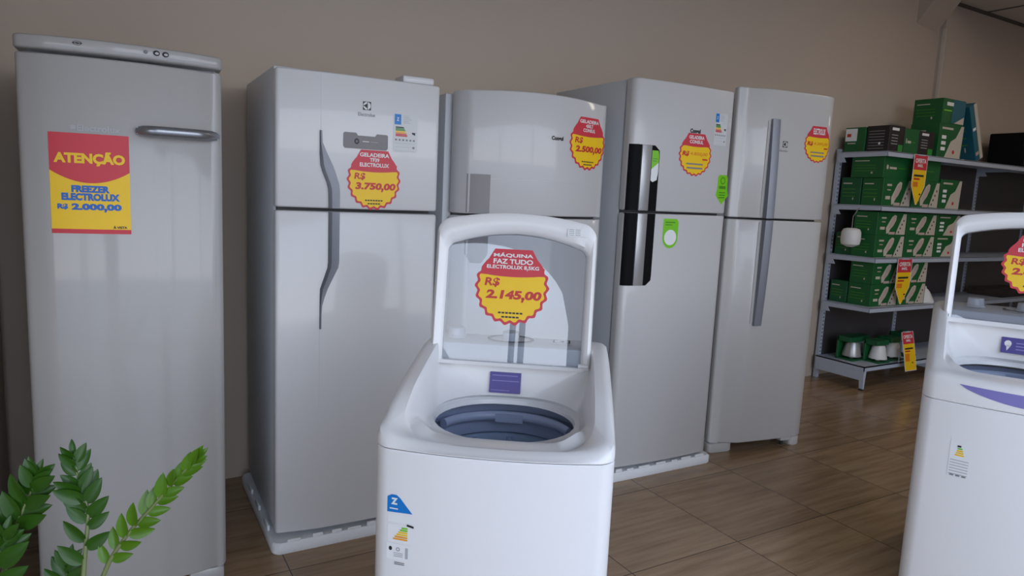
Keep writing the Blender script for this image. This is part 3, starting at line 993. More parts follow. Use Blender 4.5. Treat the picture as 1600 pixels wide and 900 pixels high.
# --- refrigerator with the long vertical bar
def make_bar():
    w, rz = 0.606, R(-8.53)
    t = thing('refrigerator', 'white two door refrigerator with long vertical grey bar handle, next to the shelving', 'refrigerator', (2.715, 2.457, 0), rz)
    def yf(x):
        y = -0.012 * (1 - (2 * x / w - 1) ** 2)
        if x < 0.155:
            y += 0.042 * (1 - x / 0.155)
        if x > 0.53:
            y += 0.02 * ((x - 0.53) / 0.076) ** 2
        return y
    cabinet(t, w, 0.085, 0.66, 0.05, 1.865)
    gasket(t, w, 0.062, 0.088, 0.07, 1.84)
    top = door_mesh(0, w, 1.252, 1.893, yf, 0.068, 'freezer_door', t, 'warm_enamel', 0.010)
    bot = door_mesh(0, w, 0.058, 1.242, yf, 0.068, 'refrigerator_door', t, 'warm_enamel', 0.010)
    for parent, za, zb in ((top, 1.2525, 1.747), (bot, 0.695, 1.2415)):
        b = MB()
        rings = []
        n = 16
        for i in range(n + 1):
            z = za + (zb - za) * i / n
            s = (z - 0.695) / (1.747 - 0.695)
            bow = 0.012 + 0.016 * (1 - (2 * s - 1) ** 2)
            x0, x1 = 0.176, 0.224
            y = yf(0.2)
            rings.append([(x0, y + 0.002, z), (x0, y - bow, z), (x0 + 0.008, y - bow - 0.004, z), (x1 - 0.004, y - bow - 0.004, z), (x1, y - bow, z), (x1, y + 0.002, z)])
        b.loft(rings, 'handle_dark' if False else 'handle_grey')
        o = b.build('handle', parent, smooth=35)
        o['label'] = 'grey vertical bar handle'
        b = MB()
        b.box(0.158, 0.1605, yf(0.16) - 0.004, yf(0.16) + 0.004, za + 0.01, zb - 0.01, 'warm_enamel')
        b.build('groove_edge', parent, smooth=0)
    d = Decal()
    brand_symbol(d, 0.275, 1.628, 0.0155, bg='warm_enamel')
    d.text('Electrolux', 0.270, 1.596, 0.052, 0.011, 'ink_grey', 0, 0.01)
    d.lay('badge', t, yf, 0.001)
    price_badge('price_tag', t, yf, 0.497, 1.642, 0.094, 0.092, [('ELECTROLUX', 0.9)], '4.200,00', faded=True, cut=0.015, label='price tag with faded orange price')
    # feet
    b = MB()
    ringz = lambda z, i: [(x, y, z) for x, y in rr(i, 0.156 - i, yf(0.05) + 0.006 + i, 0.16, (0.025, 0.01))]
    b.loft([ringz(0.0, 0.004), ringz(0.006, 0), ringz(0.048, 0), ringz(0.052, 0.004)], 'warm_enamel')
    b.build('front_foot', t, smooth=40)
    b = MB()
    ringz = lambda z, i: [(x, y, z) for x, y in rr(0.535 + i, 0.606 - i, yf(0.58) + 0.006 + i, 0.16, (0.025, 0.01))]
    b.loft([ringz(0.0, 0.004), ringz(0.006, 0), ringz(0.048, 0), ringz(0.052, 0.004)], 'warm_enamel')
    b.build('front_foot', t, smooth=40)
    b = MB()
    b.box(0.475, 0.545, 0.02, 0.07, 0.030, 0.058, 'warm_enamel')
    b.build('hinge_bracket', t, bevel=0.004, smooth=40)
    b = MB()
    b.tube([(0.505, 0.045, 0.0), (0.505, 0.045, 0.04)], 0.009, 'rubber', 12)
    b.build('levelling_screw', t, smooth=40)
    b = MB()
    b.box(0.10, 0.53, 0.10, 0.12, 0.01, 0.055, 'gasket')
    b.build('plinth', t, smooth=0)
    foot(t, 0.06, 0.6, 0.052)
    foot(t, w - 0.06, 0.6, 0.052)
    return t
make_bar()

# ------------------------------------------------------------------ washing machines
def interp(tab, v):
    if v <= tab[0][0]:
        return tab[0][1]
    for (a, p), (c, q) in zip(tab, tab[1:]):
        if v <= c:
            s = (v - a) / (c - a)
            s = s * s * (3 - 2 * s) if False else s
            return p + (q - p) * s
    return tab[-1][1]

def make_washer(label, loc, rz, w, d, zs, rim, floor_z, hole, bulge, hinge, lid, kind):
    """front-left bottom corner is the local origin; x to the right, y to the back"""
    t = thing('washing_machine', label, 'washing machine', loc, rz)
    def bl(p):
        x, y, z = p
        f = max(0.0, 1 - max(0.0, y) / (0.25 * d))
        return (x, y - bulge * (1 - (2 * x / w - 1) ** 2) * f, z)
    rad = (0.035, 0.03)
    ring = lambda i, z: [bl((x, y, z)) for x, y in rr(i, w - i, i, d - i, rad)]
    b = MB()
    b.loft([ring(0.012, 0.025), ring(0.004, 0.03), ring(0.0, 0.04), ring(0.0, zs - 0.006), ring(0.003, zs - 0.002)], 'washer_white', cap1=False)
    b.build('body', t, smooth=35)
    for x in (0.06, w - 0.06):
        for y in (0.06, d - 0.06):
            foot(t, x, y, 0.027, 0.022)
    # top cover: rounded rim, sloping side walls, bowl and round hole
    dip = kind.get('dip', 0.0)
    def rz_(y, x=None):
        z = interp(rim, y)
        if x is not None and dip:
            f = min(1.0, max(0.0, (0.20 - y) / 0.15))
            f = f * f * (3 - 2 * f)
            z -= dip * (1 - abs(2 * x / w - 1) ** 5) * f
        return z
    yb = hinge[0] + 0.02
    def ring_r(x0, x1, y0, y1, r, zf):
        return [bl((x, y, zf(x, y))) for x, y in rr(x0, x1, y0, y1, r)]
    rings = [ring(0.003, zs - 0.001), ring(0.0, zs + 0.002)]
    rings.append(ring_r(0, w, 0, d, rad, lambda x, y: max(zs + 0.003, rz_(y, x) - 0.026)))
    rings.append(ring_r(0.004, w - 0.004, 0.004, d - 0.004, rad, lambda x, y: max(zs + 0.004, rz_(y, x) - 0.012)))
    rings.append(ring_r(0.013, w - 0.013, 0.013, d - 0.013, rad, lambda x, y: rz_(y, x) - 0.003))
    rings.append(ring_r(0.024, w - 0.024, 0.024, d - 0.024, rad, lambda x, y: rz_(y, x)))
    xi = 0.046
    fr_ = kind.get('front_rim', 0.062)
    rings.append(ring_r(xi, w - xi, fr_, yb + 0.006, (0.075, 0.03), lambda x, y: rz_(y, x) - 0.001))
    rings.append(ring_r(xi + 0.003, w - xi - 0.003, fr_ + 0.004, yb, (0.075, 0.03), lambda x, y: rz_(y, x) - 0.005))
    hx, hy, hr, hry = hole
    zh = lambda y: hinge[1] - 0.004
    rings.append(ring_r(xi + 0.007, w - xi - 0.007, fr_ + 0.012, yb - 0.003, (0.08, 0.03), lambda x, y: min(rz_(y, x) - 0.010 - 0.016 * min(1, y / 0.2), zh(y))))
    rings.append(ring_r(xi + 0.018, w - xi - 0.018, fr_ + 0.045, yb - 0.010, (0.085, 0.10), lambda x, y: min(rz_(y, x) - 0.016, floor_z + 0.055)))
    rings.append(ring_r(xi + 0.030, w - xi - 0.030, 0.118, yb - 0.016, (0.11, 0.16), lambda x, y: floor_z + 0.016))
    rings.append([(x, y, floor_z + 0.004) for x, y in rr(hx - hr - 0.012, hx + hr + 0.012, hy - hry - 0.012, hy + hry + 0.006, (hry, hry))])
    rings.append([(x, y, floor_z) for x, y in rr(hx - hr, hx + hr, hy - hry, hy + hry, (hry - 0.001, hry - 0.001))])
    rings.append([(x, y, floor_z - 0.012) for x, y in rr(hx - hr + 0.003, hx + hr - 0.003, hy - hry + 0.003, hy + hry - 0.003, (hry - 0.004, hry - 0.004))])
    b = MB()
    b.loft(rings, 'washer_plastic', cap0=False, cap1=False)
    cover = b.build('top_cover', t, smooth=38)
    # drum below the hole
    b = MB()
    n = 56
    rb = max(hr, hry) + 0.012
    prof = [(rb + 0.03, floor_z - 0.03), (rb + 0.03, floor_z - 0.05), (rb - 0.002, floor_z - 0.055), (rb - 0.012, floor_z - 0.062), (rb - 0.014, floor_z - 0.100), (rb - 0.006, floor_z - 0.106)]
    b.lathe(prof, 'tub_ring', n, (hx, hy, 0))
    o = b.build('balance_ring', t, smooth=40)
    o['label'] = 'blue grey drum ring'
    b = MB()
    prof = [(rb + 0.004, floor_z - 0.104), (rb + 0.004, floor_z - 0.40), (rb - 0.03, floor_z - 0.43), (0.0001, floor_z - 0.435)]
    b.lathe(prof, 'tub_plastic', n, (hx, hy, 0))
    for k in range(12):
        a = 2 * PI * k / 12
        px, py = hx + (rb - 0.002) * math.cos(a), hy + (rb - 0.002) * math.sin(a)
        b.tube([(px, py, floor_z - 0.12), (px, py, floor_z - 0.40)], 0.008, 'tub_plastic', 8)
    o = b.build('drum', t, smooth=40)
    o['label'] = 'blue grey washing drum'
    b = MB()
    prof = [(0.12, floor_z - 0.432), (0.118, floor_z - 0.40), (0.06, floor_z - 0.37), (0.045, floor_z - 0.25), (0.040, floor_z - 0.225), (0.03, floor_z - 0.218), (0.0001, floor_z - 0.218)]
    b.lathe(prof, 'washer_plastic', 32, (hx, hy, 0))
    for k in range(4):
        a = 2 * PI * k / 4 + 0.4
        ca, sa = math.cos(a), math.sin(a)
        b.tube([(hx + 0.03 * ca, hy + 0.03 * sa, floor_z - 0.26), (hx + 0.06 * ca, hy + 0.06 * sa, floor_z - 0.33), (hx + 0.13 * ca, hy + 0.13 * sa, floor_z - 0.40)], [0.008, 0.012, 0.012], 'washer_plastic', 8)
    b.build('agitator', t, smooth=40)
    # dispenser bar at the back of the drum mouth
    b = MB()
    pts = []
    for k in range(17):
        a = R(20 + 140 * k / 16)
        pts.append((hx + (hr - 0.002) * math.cos(a), hy + (hry - 0.01) * math.sin(a), floor_z - 0.045))
    b.tube(pts, [(0.014, 0.012)] * 17, 'tub_ring', 10)
    b.box(hx - 0.04, hx + 0.04, hy + hry - 0.026, hy + hry - 0.016, floor_z - 0.06, floor_z - 0.036, 'tub_ring')
    o = b.build('dispenser', t, smooth=40)
    o['label'] = 'blue grey dispenser bar'
    # console: dial, knobs, printed ring
    yc = (yb + d) / 2 + 0.004
    zc = rz_(yc)
    for kx, kr, kh in kind['knobs']:
        b = MB()
        b.lathe([(kr * 1.12, -0.002), (kr * 1.12, 0.003), (kr, 0.006), (kr * 0.92, kh - 0.002), (kr * 0.8, kh), (0.0001, kh)], 'washer_plastic', 32, (kx, yc, zc))
        b.build('knob', t, smooth=40)
    dx = kind['dial']
    b = MB()
    ro, ri = 0.070, 0.062
    nn = 40
    def el(r, z, sy=0.72):
        return [(dx + r * math.cos(2 * PI * k / nn), yc + r * sy * math.sin(2 * PI * k / nn), z) for k in range(nn)]
    b.loft([el(ro, zc + 0.001), el(ro, zc + 0.0022), el(ri, zc + 0.0022), el(ri, zc + 0.001)], 'ink_black', closed=True)
    b.build('dial_ring', t, smooth=40)
    lg = Decal()
    lx = kind['logo']
    lg.rect(lx - 0.022, lx - 0.018, -0.008, 0.008, 'ink_black')
    lg.rect(lx + 0.018, lx + 0.022, -0.008, 0.008, 'ink_black')
    for sx in (-1, 1):
        for sz in (-1, 1):
            lg.rect(lx + (0.012 if sx > 0 else -0.022), lx + (0.022 if sx > 0 else -0.012), sz * 0.008 - 0.001, sz * 0.008 + 0.001, 'ink_black')
    lg.pg([(lx - 0.006, 0.0), (lx + 0.006, -0.005), (lx + 0.006, 0.005)], 'ink_black')
    lg.rect(lx - 0.03, lx + 0.03, -0.020, -0.018, 'ink_pale')
    lg.xform(lambda x, y, z: (lx + (x - lx) * 1.15, yc + z * 2.4, zc + 0.0025))
    lg.build('console_print', t, smooth=0, recalc=False)
    # purple sticker on the back wall of the bowl
    px0, px1, pz0, pz1 = kind['sticker']
    b = MB()
    yk = yb - 0.012
    y0_, y1_ = yk + 0.0035, yk - 0.0105
    b.add([(px0, y1_ - 0.004, pz0), (px1, y1_ - 0.004, pz0), (px1, y0_ - 0.004, pz1), (px0, y0_ - 0.004, pz1), (px0, y1_ + 0.002, pz0), (px1, y1_ + 0.002, pz0), (px1, y0_ + 0.004, pz1), (px0, y0_ + 0.004, pz1)], [(0, 1, 2, 3), (7, 6, 5, 4), (0, 4, 5, 1), (1, 5, 6, 2), (2, 6, 7, 3), (3, 7, 4, 0)], 'purple')
    st = b.build('bowl_sticker', t, smooth=0)
    st['label'] = 'dark purple sticker inside the bowl'
    b = Decal()
    yy = lambda z: y1_ + (y0_ - y1_) * (z - pz0) / (pz1 - pz0) - 0.0046
    ww, hh = px1 - px0, pz1 - pz0
    if kind['n'] == 1:
        b.rect(px0 + 0.08 * ww, px1 - 0.06 * ww, pz0 + 0.58 * hh, pz0 + 0.62 * hh, 'lilac')
        b.rect(px0 + 0.05 * ww, px0 + 0.65 * ww, pz0 + 0.12 * hh, pz0 + 0.15 * hh, 'lilac')
        b.rect(px0 + 0.08 * ww, px0 + 0.90 * ww, pz0 + 0.84 * hh, pz0 + 0.88 * hh, 'lilac')
    else:
        b.disc(px0 + 0.16 * ww, pz0 + 0.62 * hh, 0.09 * ww, 0.2 * hh, 'tag_white')
        b.pg([(px0 + 0.14 * ww, pz0 + 0.15 * hh), (px0 + 0.24 * ww, pz0 + 0.5 * hh), (px0 + 0.12 * ww, pz0 + 0.5 * hh)], 'tag_white')
        for k in range(3):
            b.rect(px0 + 0.36 * ww, px0 + 0.9 * ww, pz0 + (0.25 + 0.2 * k) * hh, pz0 + (0.32 + 0.2 * k) * hh, 'lilac')
    b.xform(lambda x, y, z: (x, yy(z), z))
    b.build('print', st, smooth=0, recalc=False)
    # lid: open, leaning back; local plane (u, s)
    a = lid['tilt']
    hy0, hz0 = hinge
    def L(u, s, off):
        # off > 0 is towards the front
        return (u, hy0 + s * math.sin(a) - off * math.cos(a), hz0 + s * math.cos(a) + off * math.sin(a))
    u0, u1, S, arch_ = lid['u0'], lid['u1'], lid['S'], lid['arch']
    iu0, iu1, is0, is1, iarch = lid['in']
    uc = (u0 + u1) / 2
    def outer(ins):
        pts = rr(u0 + ins, u1 - ins, 0 + ins, S - ins, (0.010, 0.035))
        return [(u, s + (arch_ * (1 - ((u - uc) / ((u1 - u0) / 2)) ** 2) * max(0, (s - S * 0.75) / (S * 0.25)))) for u, s in pts]
    def inner(ins):
        pts = rr(iu0 - ins, iu1 + ins, is0 - ins, is1 + ins, (0.004, 0.018))
        return [(u, s + (iarch * (1 - ((u - uc) / ((iu1 - iu0) / 2)) ** 2) * max(0, (s - is1 * 0.75) / (is1 * 0.25)))) for u, s in pts]
    th = 0.022
    rings = [[L(u, s, -th * 0.5) for u, s in outer(0.006)], [L(u, s, 0.0) for u, s in outer(0.0)], [L(u, s, th * 0.7) for u, s in outer(0.002)], [L(u, s, th) for u, s in outer(0.010)],
             [L(u, s, th * 0.85) for u, s in inner(0.012)], [L(u, s, th * 0.30) for u, s in inner(0.002)], [L(u, s, -th * 0.5) for u, s in inner(0.0)]]
    b = MB()
    b.loft(rings, 'washer_plastic', closed=True)
    ld = b.build('lid', t, smooth=45)
    ld['label'] = 'white framed lid, open'
    b = MB()
    gp = inner(0.001)
    b.loft([[L(u, s, 0.000) for u, s in gp], [L(u, s, 0.004) for u, s in gp]], 'lid_glass')
    g = b.build('glass', ld, smooth=30)
    g['label'] = 'tinted see through lid glass'
    for u in (u0 + 0.012, u1 - 0.012):
        b = MB()
        p = L(u, 0.016, th * 0.95)
        b.tube([(u - 0.022, p[1], p[2]), (u + 0.006, p[1], p[2])], 0.006, 'handle_dark' if u < uc else 'washer_plastic', 14)
        b.build('hinge_pin', ld, smooth=40)
    # price badge on the glass
    pb = price_badge('price_tag', ld, lambda x: 0.0, *kind['badge'], merge=True)
    pb['label'] = kind['badge_label']
    for v in pb.data.vertices:
        u, y, s = v.co
        v.co = Vector(L(u, s, 0.0046 - y))
    # small white sticker on the lid's top edge
    d_ = Decal()
    sx, ss = kind['lid_sticker']
    d_.rect(sx - 0.03, sx + 0.03, ss - 0.011, ss + 0.011, 'label_white', 0)
    for k in range(4):
        d_.rect(sx - 0.026, sx - 0.012, ss - 0.008 + 0.005 * k, ss - 0.006 + 0.005 * k, 'ink_pale', 0.0006)
        d_.rect(sx - 0.008, sx + 0.006, ss - 0.008 + 0.005 * k, ss - 0.006 + 0.005 * k, 'ink_pale', 0.0006)
    d_.xform(lambda x, y, z: L(x, z, th * 0.93 + 0.0035 - y))
    o = d_.build('lid_sticker', ld, smooth=0, recalc=False)
    return t, bl, zs

rim1 = [(0, 0.786), (0.03, 0.794), (0.065, 0.802), (0.10, 0.818), (0.2, 0.842), (0.34, 0.866), (0.476, 0.886), (0.62, 0.888)]
W1 = 0.5377
t1, bl1, zs1 = make_washer('open white washing machine in the middle, with a price tag on its lid glass', (0.503, 1.429, 0), R(-35.47), W1, 0.63, 0.745,
    rim1, 0.722, (0.262, 0.322, 0.188, 0.172), 0.030, (0.478, 0.826), {'tilt': R(9), 'u0': 0.024, 'u1': 0.485, 'S': 0.412, 'arch': 0.030, 'in': (0.060, 0.456, 0.012, 0.340, 0.040)},
    {'n': 1, 'dip': 0.034, 'front_rim': 0.030, 'knobs': [(0.085, 0.026, 0.028), (0.248, 0.026, 0.024)], 'dial': 0.248, 'logo': 0.40, 'sticker': (0.200, 0.290, 0.748, 0.805),
     'badge': (0.249, 0.229, 0.104, 0.108, [('MÁQUINA', 1.10), ('FAZ TUDO', 1.10), ('ELECTROLUX 8,5KG', 1.45)], '2.145,00'), 'badge_label': 'scalloped yellow price tag reading 2.145,00', 'lid_sticker': (0.430, 0.392)})
# energy sticker on the front of the middle machine
d = Decal()
x0 = 0.036
d.pg([(x0, 0.598), (x0 + 0.060, 0.600), (x0 + 0.030, 0.634), (x0 + 0.022, 0.640), (x0 + 0.010, 0.640), (x0, 0.634)], 'label_blue')
d.rect(x0 + 0.002, x0 + 0.062, 0.575, 0.594, 'label_white')
d.rect(x0 + 0.002, x0 + 0.060, 0.528, 0.570, 'label_white')
d.rect(x0, x0 + 0.062, 0.486, 0.524, 'label_white')
def front1(x):
    return -0.030 * (1 - (2 * x / W1 - 1) ** 2)
e = d.lay('energy_label', t1, front1, 0.0008)
e['label'] = 'blue and white energy sticker'
d = Decal()
d.text('Z', x0 + 0.017, 0.625, 0.016, 0.016, 'label_white', 0, 0.06)
d.rect(x0 + 0.006, x0 + 0.026, 0.606, 0.609, 'label_white')
for k in range(6):
    d.rect(x0 + 0.036 - 0.004 * k, x0 + 0.050, 0.562 - 0.0055 * k, 0.566 - 0.0055 * k, ['lime', 'lime', 'tag_yellow', 'tag_yellow', 'label_orange', 'label_orange'][k])
d.pg([(x0 + 0.048, 0.570), (x0 + 0.064, 0.567), (x0 + 0.064, 0.572), (x0 + 0.048, 0.575)], 'ink_black')
d.disc(x0 + 0.010, 0.512, 0.004, 0.005, 'ink_black')
d.ring(x0 + 0.028, 0.512, 0.003, 0.0045, 'ink_grey')
for k in range(3):
    d.rect(x0 + 0.018, x0 + 0.040, 0.502 - 0.004 * k, 0.5035 - 0.004 * k, 'ink_pale')
d.rect(x0 + 0.046, x0 + 0.052, 0.492, 0.518, 'ink_pale')
for k in range(2):
    d.rect(x0 + 0.020, x0 + 0.044, 0.479 - 0.004 * k, 0.481 - 0.004 * k, 'ink_grey')
d.lay('print', e, front1, 0.0015)

rim2 = [(0, 0.826), (0.03, 0.830), (0.065, 0.836), (0.12, 0.850), (0.2, 0.875), (0.35, 0.925), (0.5, 0.965), (0.66, 0.985)]
W2 = 0.59
t2, bl2, zs2 = make_washer('open white washing machine with lilac front band, cut off by the right picture edge', (2.25, 1.19, 0), R(-62), W2, 0.66, 0.735,
    rim2, 0.79, (0.29, 0.33, 0.205, 0.18), 0.035, (0.50, 0.925), {'tilt': R(10), 'u0': 0.034, 'u1': 0.545, 'S': 0.39, 'arch': 0.028, 'in': (0.062, 0.517, 0.006, 0.325, 0.035)},
    {'n': 2, 'dip': 0.012, 'front_rim': 0.055, 'knobs': [(0.135, 0.028, 0.032), (0.29, 0.028, 0.030)], 'dial': 0.29, 'logo': 0.46, 'sticker': (0.225, 0.345, 0.83, 0.885),
     'badge': (0.300, 0.225, 0.104, 0.108, [('MÁQUINA', 0.98), ('FAZ TUDO', 1.02), ('ELECTROLUX', 1.2)], '2.600,00'), 'badge_label': 'yellow price tag cut off by the picture edge', 'lid_sticker': (0.47, 0.37)})
def front2(x):
    return -0.035 * (1 - (2 * x / W2 - 1) ** 2)
d = Decal()
up_ = [(0.095 + 0.40 * k / 20, 0.797 - 0.004 * math.sin(PI * k / 20)) for k in range(21)]
dn_ = [(0.095 + 0.40 * k / 20, 0.797 - 0.044 * math.sin(PI * k / 20) ** 0.7) for k in range(20, -1, -1)]
o = None
b = Decal()
n = 20
for k in range(n):
    b.pg([dn_[n - k], dn_[n - k - 1], up_[k + 1], up_[k]], 'lilac')
b.text('TURBO', 0.36, 0.772, 0.05, 0.010, 'tag_white', 0.0006)
o = b.lay('front_band', t2, front2, 0.0012)
o['label'] = 'lilac band along the front lip'
d = Decal()
d.rect(0.093, 0.150, 0.50, 0.62, 'label_white')
e = d.lay('energy_label', t2, front2, 0.0008)
e['label'] = 'white energy sticker'
d = Decal()
d.rect(0.112, 0.122, 0.597, 0.603, 'ink_black')
for k in range(4):
    d.rect(0.114 - 0.002 * k, 0.126 + 0.002 * k, 0.590 - 0.007 * k, 0.595 - 0.007 * k, 'tag_yellow' if k else 'lime')
for k in range(6):
    d.rect(0.097, 0.146, 0.553 - 0.009 * k, 0.5555 - 0.009 * k, 'ink_pale')
for k in range(3):
    d.rect(0.100 + 0.016 * k, 0.111 + 0.016 * k, 0.503, 0.508, 'ink_grey')
d.lay('print', e, front2, 0.0015)

# ------------------------------------------------------------------ shelving
RX = [4.78, 5.74, 6.76, 7.70, 8.66]
YB, YF = 3.345, 2.95
SH = [0.615, 0.978, 1.352, 1.735]
t = thing('shelving_unit', 'grey metal shop shelving along the wall at the right', 'shelving', (0, 0, 0))
for x in RX:
    b = MB()
    b.box(x, x + 0.03, YB, YB + 0.03, 0.0, 1.76, 'rack_metal')
    for k in range(56):
        z = 0.08 + 0.03 * k
        b.box(x + 0.008, x + 0.013, YB - 0.0006, YB, z, z + 0.014, 'gasket')
        b.box(x + 0.018, x + 0.023, YB - 0.0006, YB, z, z + 0.014, 'gasket')
    b.build('upright', t, smooth=0)
for i in range(4):
    b = MB()
    b.box(RX[i] + 0.03, RX[i + 1], YB + 0.012, YB + 0.02, 0.10, 1.74, 'rack_panel')
    b.build('back_panel', t, smooth=0)
for i in range(4):
    xa, xb = RX[i] - (0.03 if i == 0 else -0.005), RX[i + 1] + 0.0
    for z in SH:
        b = MB()
        b.box(xa, xb, YF, YB, z - 0.008, z, 'rack_metal')
        b.box(xa, xb, YF, YF + 0.006, z - 0.036, z, 'rack_metal')
        o = b.build('shelf', t, bevel=0.002, seg=1, smooth=30)
    for z in SH:
        for xx in (xa, xb - 0.006):
            b = MB()
            pl = [(YB, z - 0.075), (YB, z - 0.004), (YF + 0.01, z - 0.004), (YF + 0.01, z - 0.034), (YB - 0.055, z - 0.040), (YB - 0.075, z - 0.075)]
            v = [(xx, y, zz) for y, zz in pl] + [(xx + 0.005, y, zz) for y, zz in pl]
            m_ = len(pl)
            b.add(v, [tuple(range(m_)), tuple(reversed(range(m_, 2 * m_)))] + [(k, m_ + k, m_ + (k + 1) % m_, (k + 1) % m_) for k in range(m_)], 'rack_metal')
            b.build('shelf_bracket', t, smooth=0)
    # base
    b = MB()
    b.box(xa, xb, YF - 0.01, YB, 0.172, 0.180, 'rack_metal')
    b.box(xa, xb, YF - 0.01, YF - 0.004, 0.145, 0.180, 'rack_metal')
    b.build('base_shelf', t, smooth=0)
    for xx in ((xa, xb - 0.03) if i == 0 else (xb - 0.03,)):
        b = MB()
        b.box(xx, xx + 0.006, YF - 0.01, YB, 0.075, 0.180, 'rack_metal')
        b.build('base_side', t, smooth=0)
        b = MB()
        b.loft([[(xx + 0.0065, YF - 0.008, 0.012), (xx + 0.024, YF - 0.008, 0.012), (xx + 0.024, YF + 0.02, 0.012), (xx + 0.0065, YF + 0.02, 0.012)], [(xx + 0.0065, YF - 0.009, 0.145), (xx + 0.03, YF - 0.009, 0.145), (xx + 0.03, YF + 0.035, 0.145), (xx + 0.0065, YF + 0.035, 0.145)]], 'rack_metal')
        b.build('leg', t, smooth=0)
        b = MB()
        b.box(xx, xx + 0.024, YF - 0.008, YF + 0.02, 0.0, 0.013, 'rubber')
        b.build('leg_tip', t, smooth=0)

# cartons
def carton(label, x0, x1, y0, y1, z0, z1, style, group, rz=0.0, cat='box'):
    t = thing('carton', label, cat, ((x0 + x1) / 2, (y0 + y1) / 2, z0), rz, group)
    w, d, h = x1 - x0, y1 - y0, z1 - z0
    key = {'lamp': 'box_green', 'plain': 'box_green', 'black': 'box_black', 'dark': 'box_green_dark', 'tall': 'box_green', 'teal': 'box_teal', 'label': 'box_green', 'blue': 'box_green'}[style]
    b = MB()
    b.box(-w / 2, w / 2, -d / 2, d / 2, 0, h, key)
    b.build('box', t, bevel=0.0015, seg=1, smooth=0)
    p = Decal()
    X = lambda u: -w / 2 + u * w
    Zz = lambda s: s * h
    if style == 'lamp':
        # lamp picture: oblong head seen at an angle, and a pale slanted stripe with dots
        p.pg([(X(0.33), Zz(0.05)), (X(0.30), Zz(0.32)), (X(0.36), Zz(0.48)), (X(0.47), Zz(0.80)), (X(0.56), Zz(0.90)), (X(0.63), Zz(0.86)), (X(0.62), Zz(0.66)), (X(0.54), Zz(0.42)), (X(0.45), Zz(0.26)), (X(0.40), Zz(0.10))][::-1], 'box_print')
        p.pg([(X(0.36), Zz(0.30)), (X(0.46), Zz(0.30)), (X(0.60), Zz(0.62)), (X(0.60), Zz(0.80)), (X(0.54), Zz(0.82)), (X(0.46), Zz(0.64))], 'box_pink', 0.0004)
        p.pg([(X(0.64), Zz(0.03)), (X(0.97), Zz(0.03)), (X(0.97), Zz(0.95)), (X(0.86), Zz(0.95))], 'box_print')
        for k in range(4):
            p.disc(X(0.74 + 0.05 * k), Zz(0.14 + 0.17 * k), w * 0.022, h * 0.05, 'ink_black', 0.0004, 10)
        p.rect(X(0.10), X(0.26), Zz(0.24), Zz(0.36), 'box_print')
        p.rect(X(0.12), X(0.28), Zz(0.72), Zz(0.79), 'box_print')
        p.rect(X(0.14), X(0.26), Zz(0.56), Zz(0.60), 'box_pink')
        p.rect(X(0.40), X(0.62), Zz(0.03), Zz(0.14), 'box_pink')
    elif style == 'tall':
        p.pg([(X(0.30), Zz(0.02)), (X(0.95), Zz(0.02)), (X(0.99), Zz(0.98)), (X(0.88), Zz(0.98)), (X(0.70), Zz(0.62)), (X(0.50), Zz(0.50))], 'box_print')
        for k in range(3):
            p.rect(X(0.12), X(0.30), Zz(0.22 + 0.17 * k), Zz(0.32 + 0.17 * k), 'label_white')
        p.rect(X(0.10), X(0.55), Zz(0.84), Zz(0.90), 'box_print')
        p.disc(X(0.65), Zz(0.2), w * 0.05, h * 0.06, 'price_red', 0.0004, 10)
    elif style == 'black':
        p.rect(X(0.15), X(0.60), Zz(0.82), Zz(0.92), 'label_white')
        for k in range(4):
            p.rect(X(0.15), X(0.55), Zz(0.30 + 0.11 * k), Zz(0.325 + 0.11 * k), 'ink_pale')
        p.rect(X(0.62), X(0.92), Zz(0.05), Zz(0.30), 'label_green')
    elif style == 'blue':
        p.rect(X(0.42), X(1.0), Zz(0.05), Zz(0.98), 'box_teal')
        p.rect(X(0.15), X(0.45), Zz(0.72), Zz(0.86), 'label_white', 0.0004)
        p.rect(X(0.05), X(0.40), Zz(0.50), Zz(0.55), 'lime', 0.0004)
        p.pg([(X(0.55), Zz(0.05)), (X(0.98), Zz(0.05)), (X(0.98), Zz(0.35))], 'box_print', 0.0004)
    elif style == 'teal':
        p.rect(X(0.58), X(1.0), Zz(0.0), Zz(1.0), 'box_print')
        p.rect(X(0.08), X(0.5), Zz(0.55), Zz(0.60), 'label_white')
        p.rect(X(0.08), X(0.5), Zz(0.1), Zz(0.16), 'box_pink')
    else:
        p.rect(X(0.20), X(0.45), Zz(0.42), Zz(0.52), 'box_print')
        p.disc(X(0.12), Zz(0.50), w * 0.035, h * 0.11, 'box_print', 0, 12)
        p.rect(X(0.5), X(0.78), Zz(0.46), Zz(0.49), 'lime_dark')
    p.lay('front_print', t, lambda x: -d / 2, 0.0016)
    # print on the visible left side
    q = Decal()
    dd = d
    if style == 'black':
        for k in range(7):
            q.rect(-dd / 2 + 0.1 * dd, -dd / 2 + 0.8 * dd, h * (0.12 + 0.11 * k), h * (0.145 + 0.11 * k), 'ink_grey')
        q.disc(0.1 * dd, h * 0.32, dd * 0.05, h * 0.05, 'label_white', 0.0004, 12)
    elif style == 'label':
        q.rect(-dd * 0.48, dd * 0.10, h * 0.45, h * 0.95, 'label_white')
        q.rect(-dd * 0.40, -dd * 0.2, h * 0.62, h * 0.75, 'price_red', 0.0004)
        q.rect(-dd * 0.35, dd * 0.05, h * 0.34, h * 0.38, 'box_print')
    else:
        q.rect(-dd * 0.40, dd * 0.05, h * 0.76, h * 0.80, 'box_print')
        for k in range(3):
            q.rect(-dd * 0.40, dd * 0.25, h * (0.30 + 0.13 * k), h * (0.32 + 0.13 * k), 'lime_dark')
        q.disc(dd * 0.15, h * 0.22, dd * 0.03, h * 0.05, 'box_print', 0, 10)
    q.xform(lambda x, y, z: (-w / 2 - 0.0016 + y, -x, z))
    q.build('side_print', t, smooth=0, recalc=False)
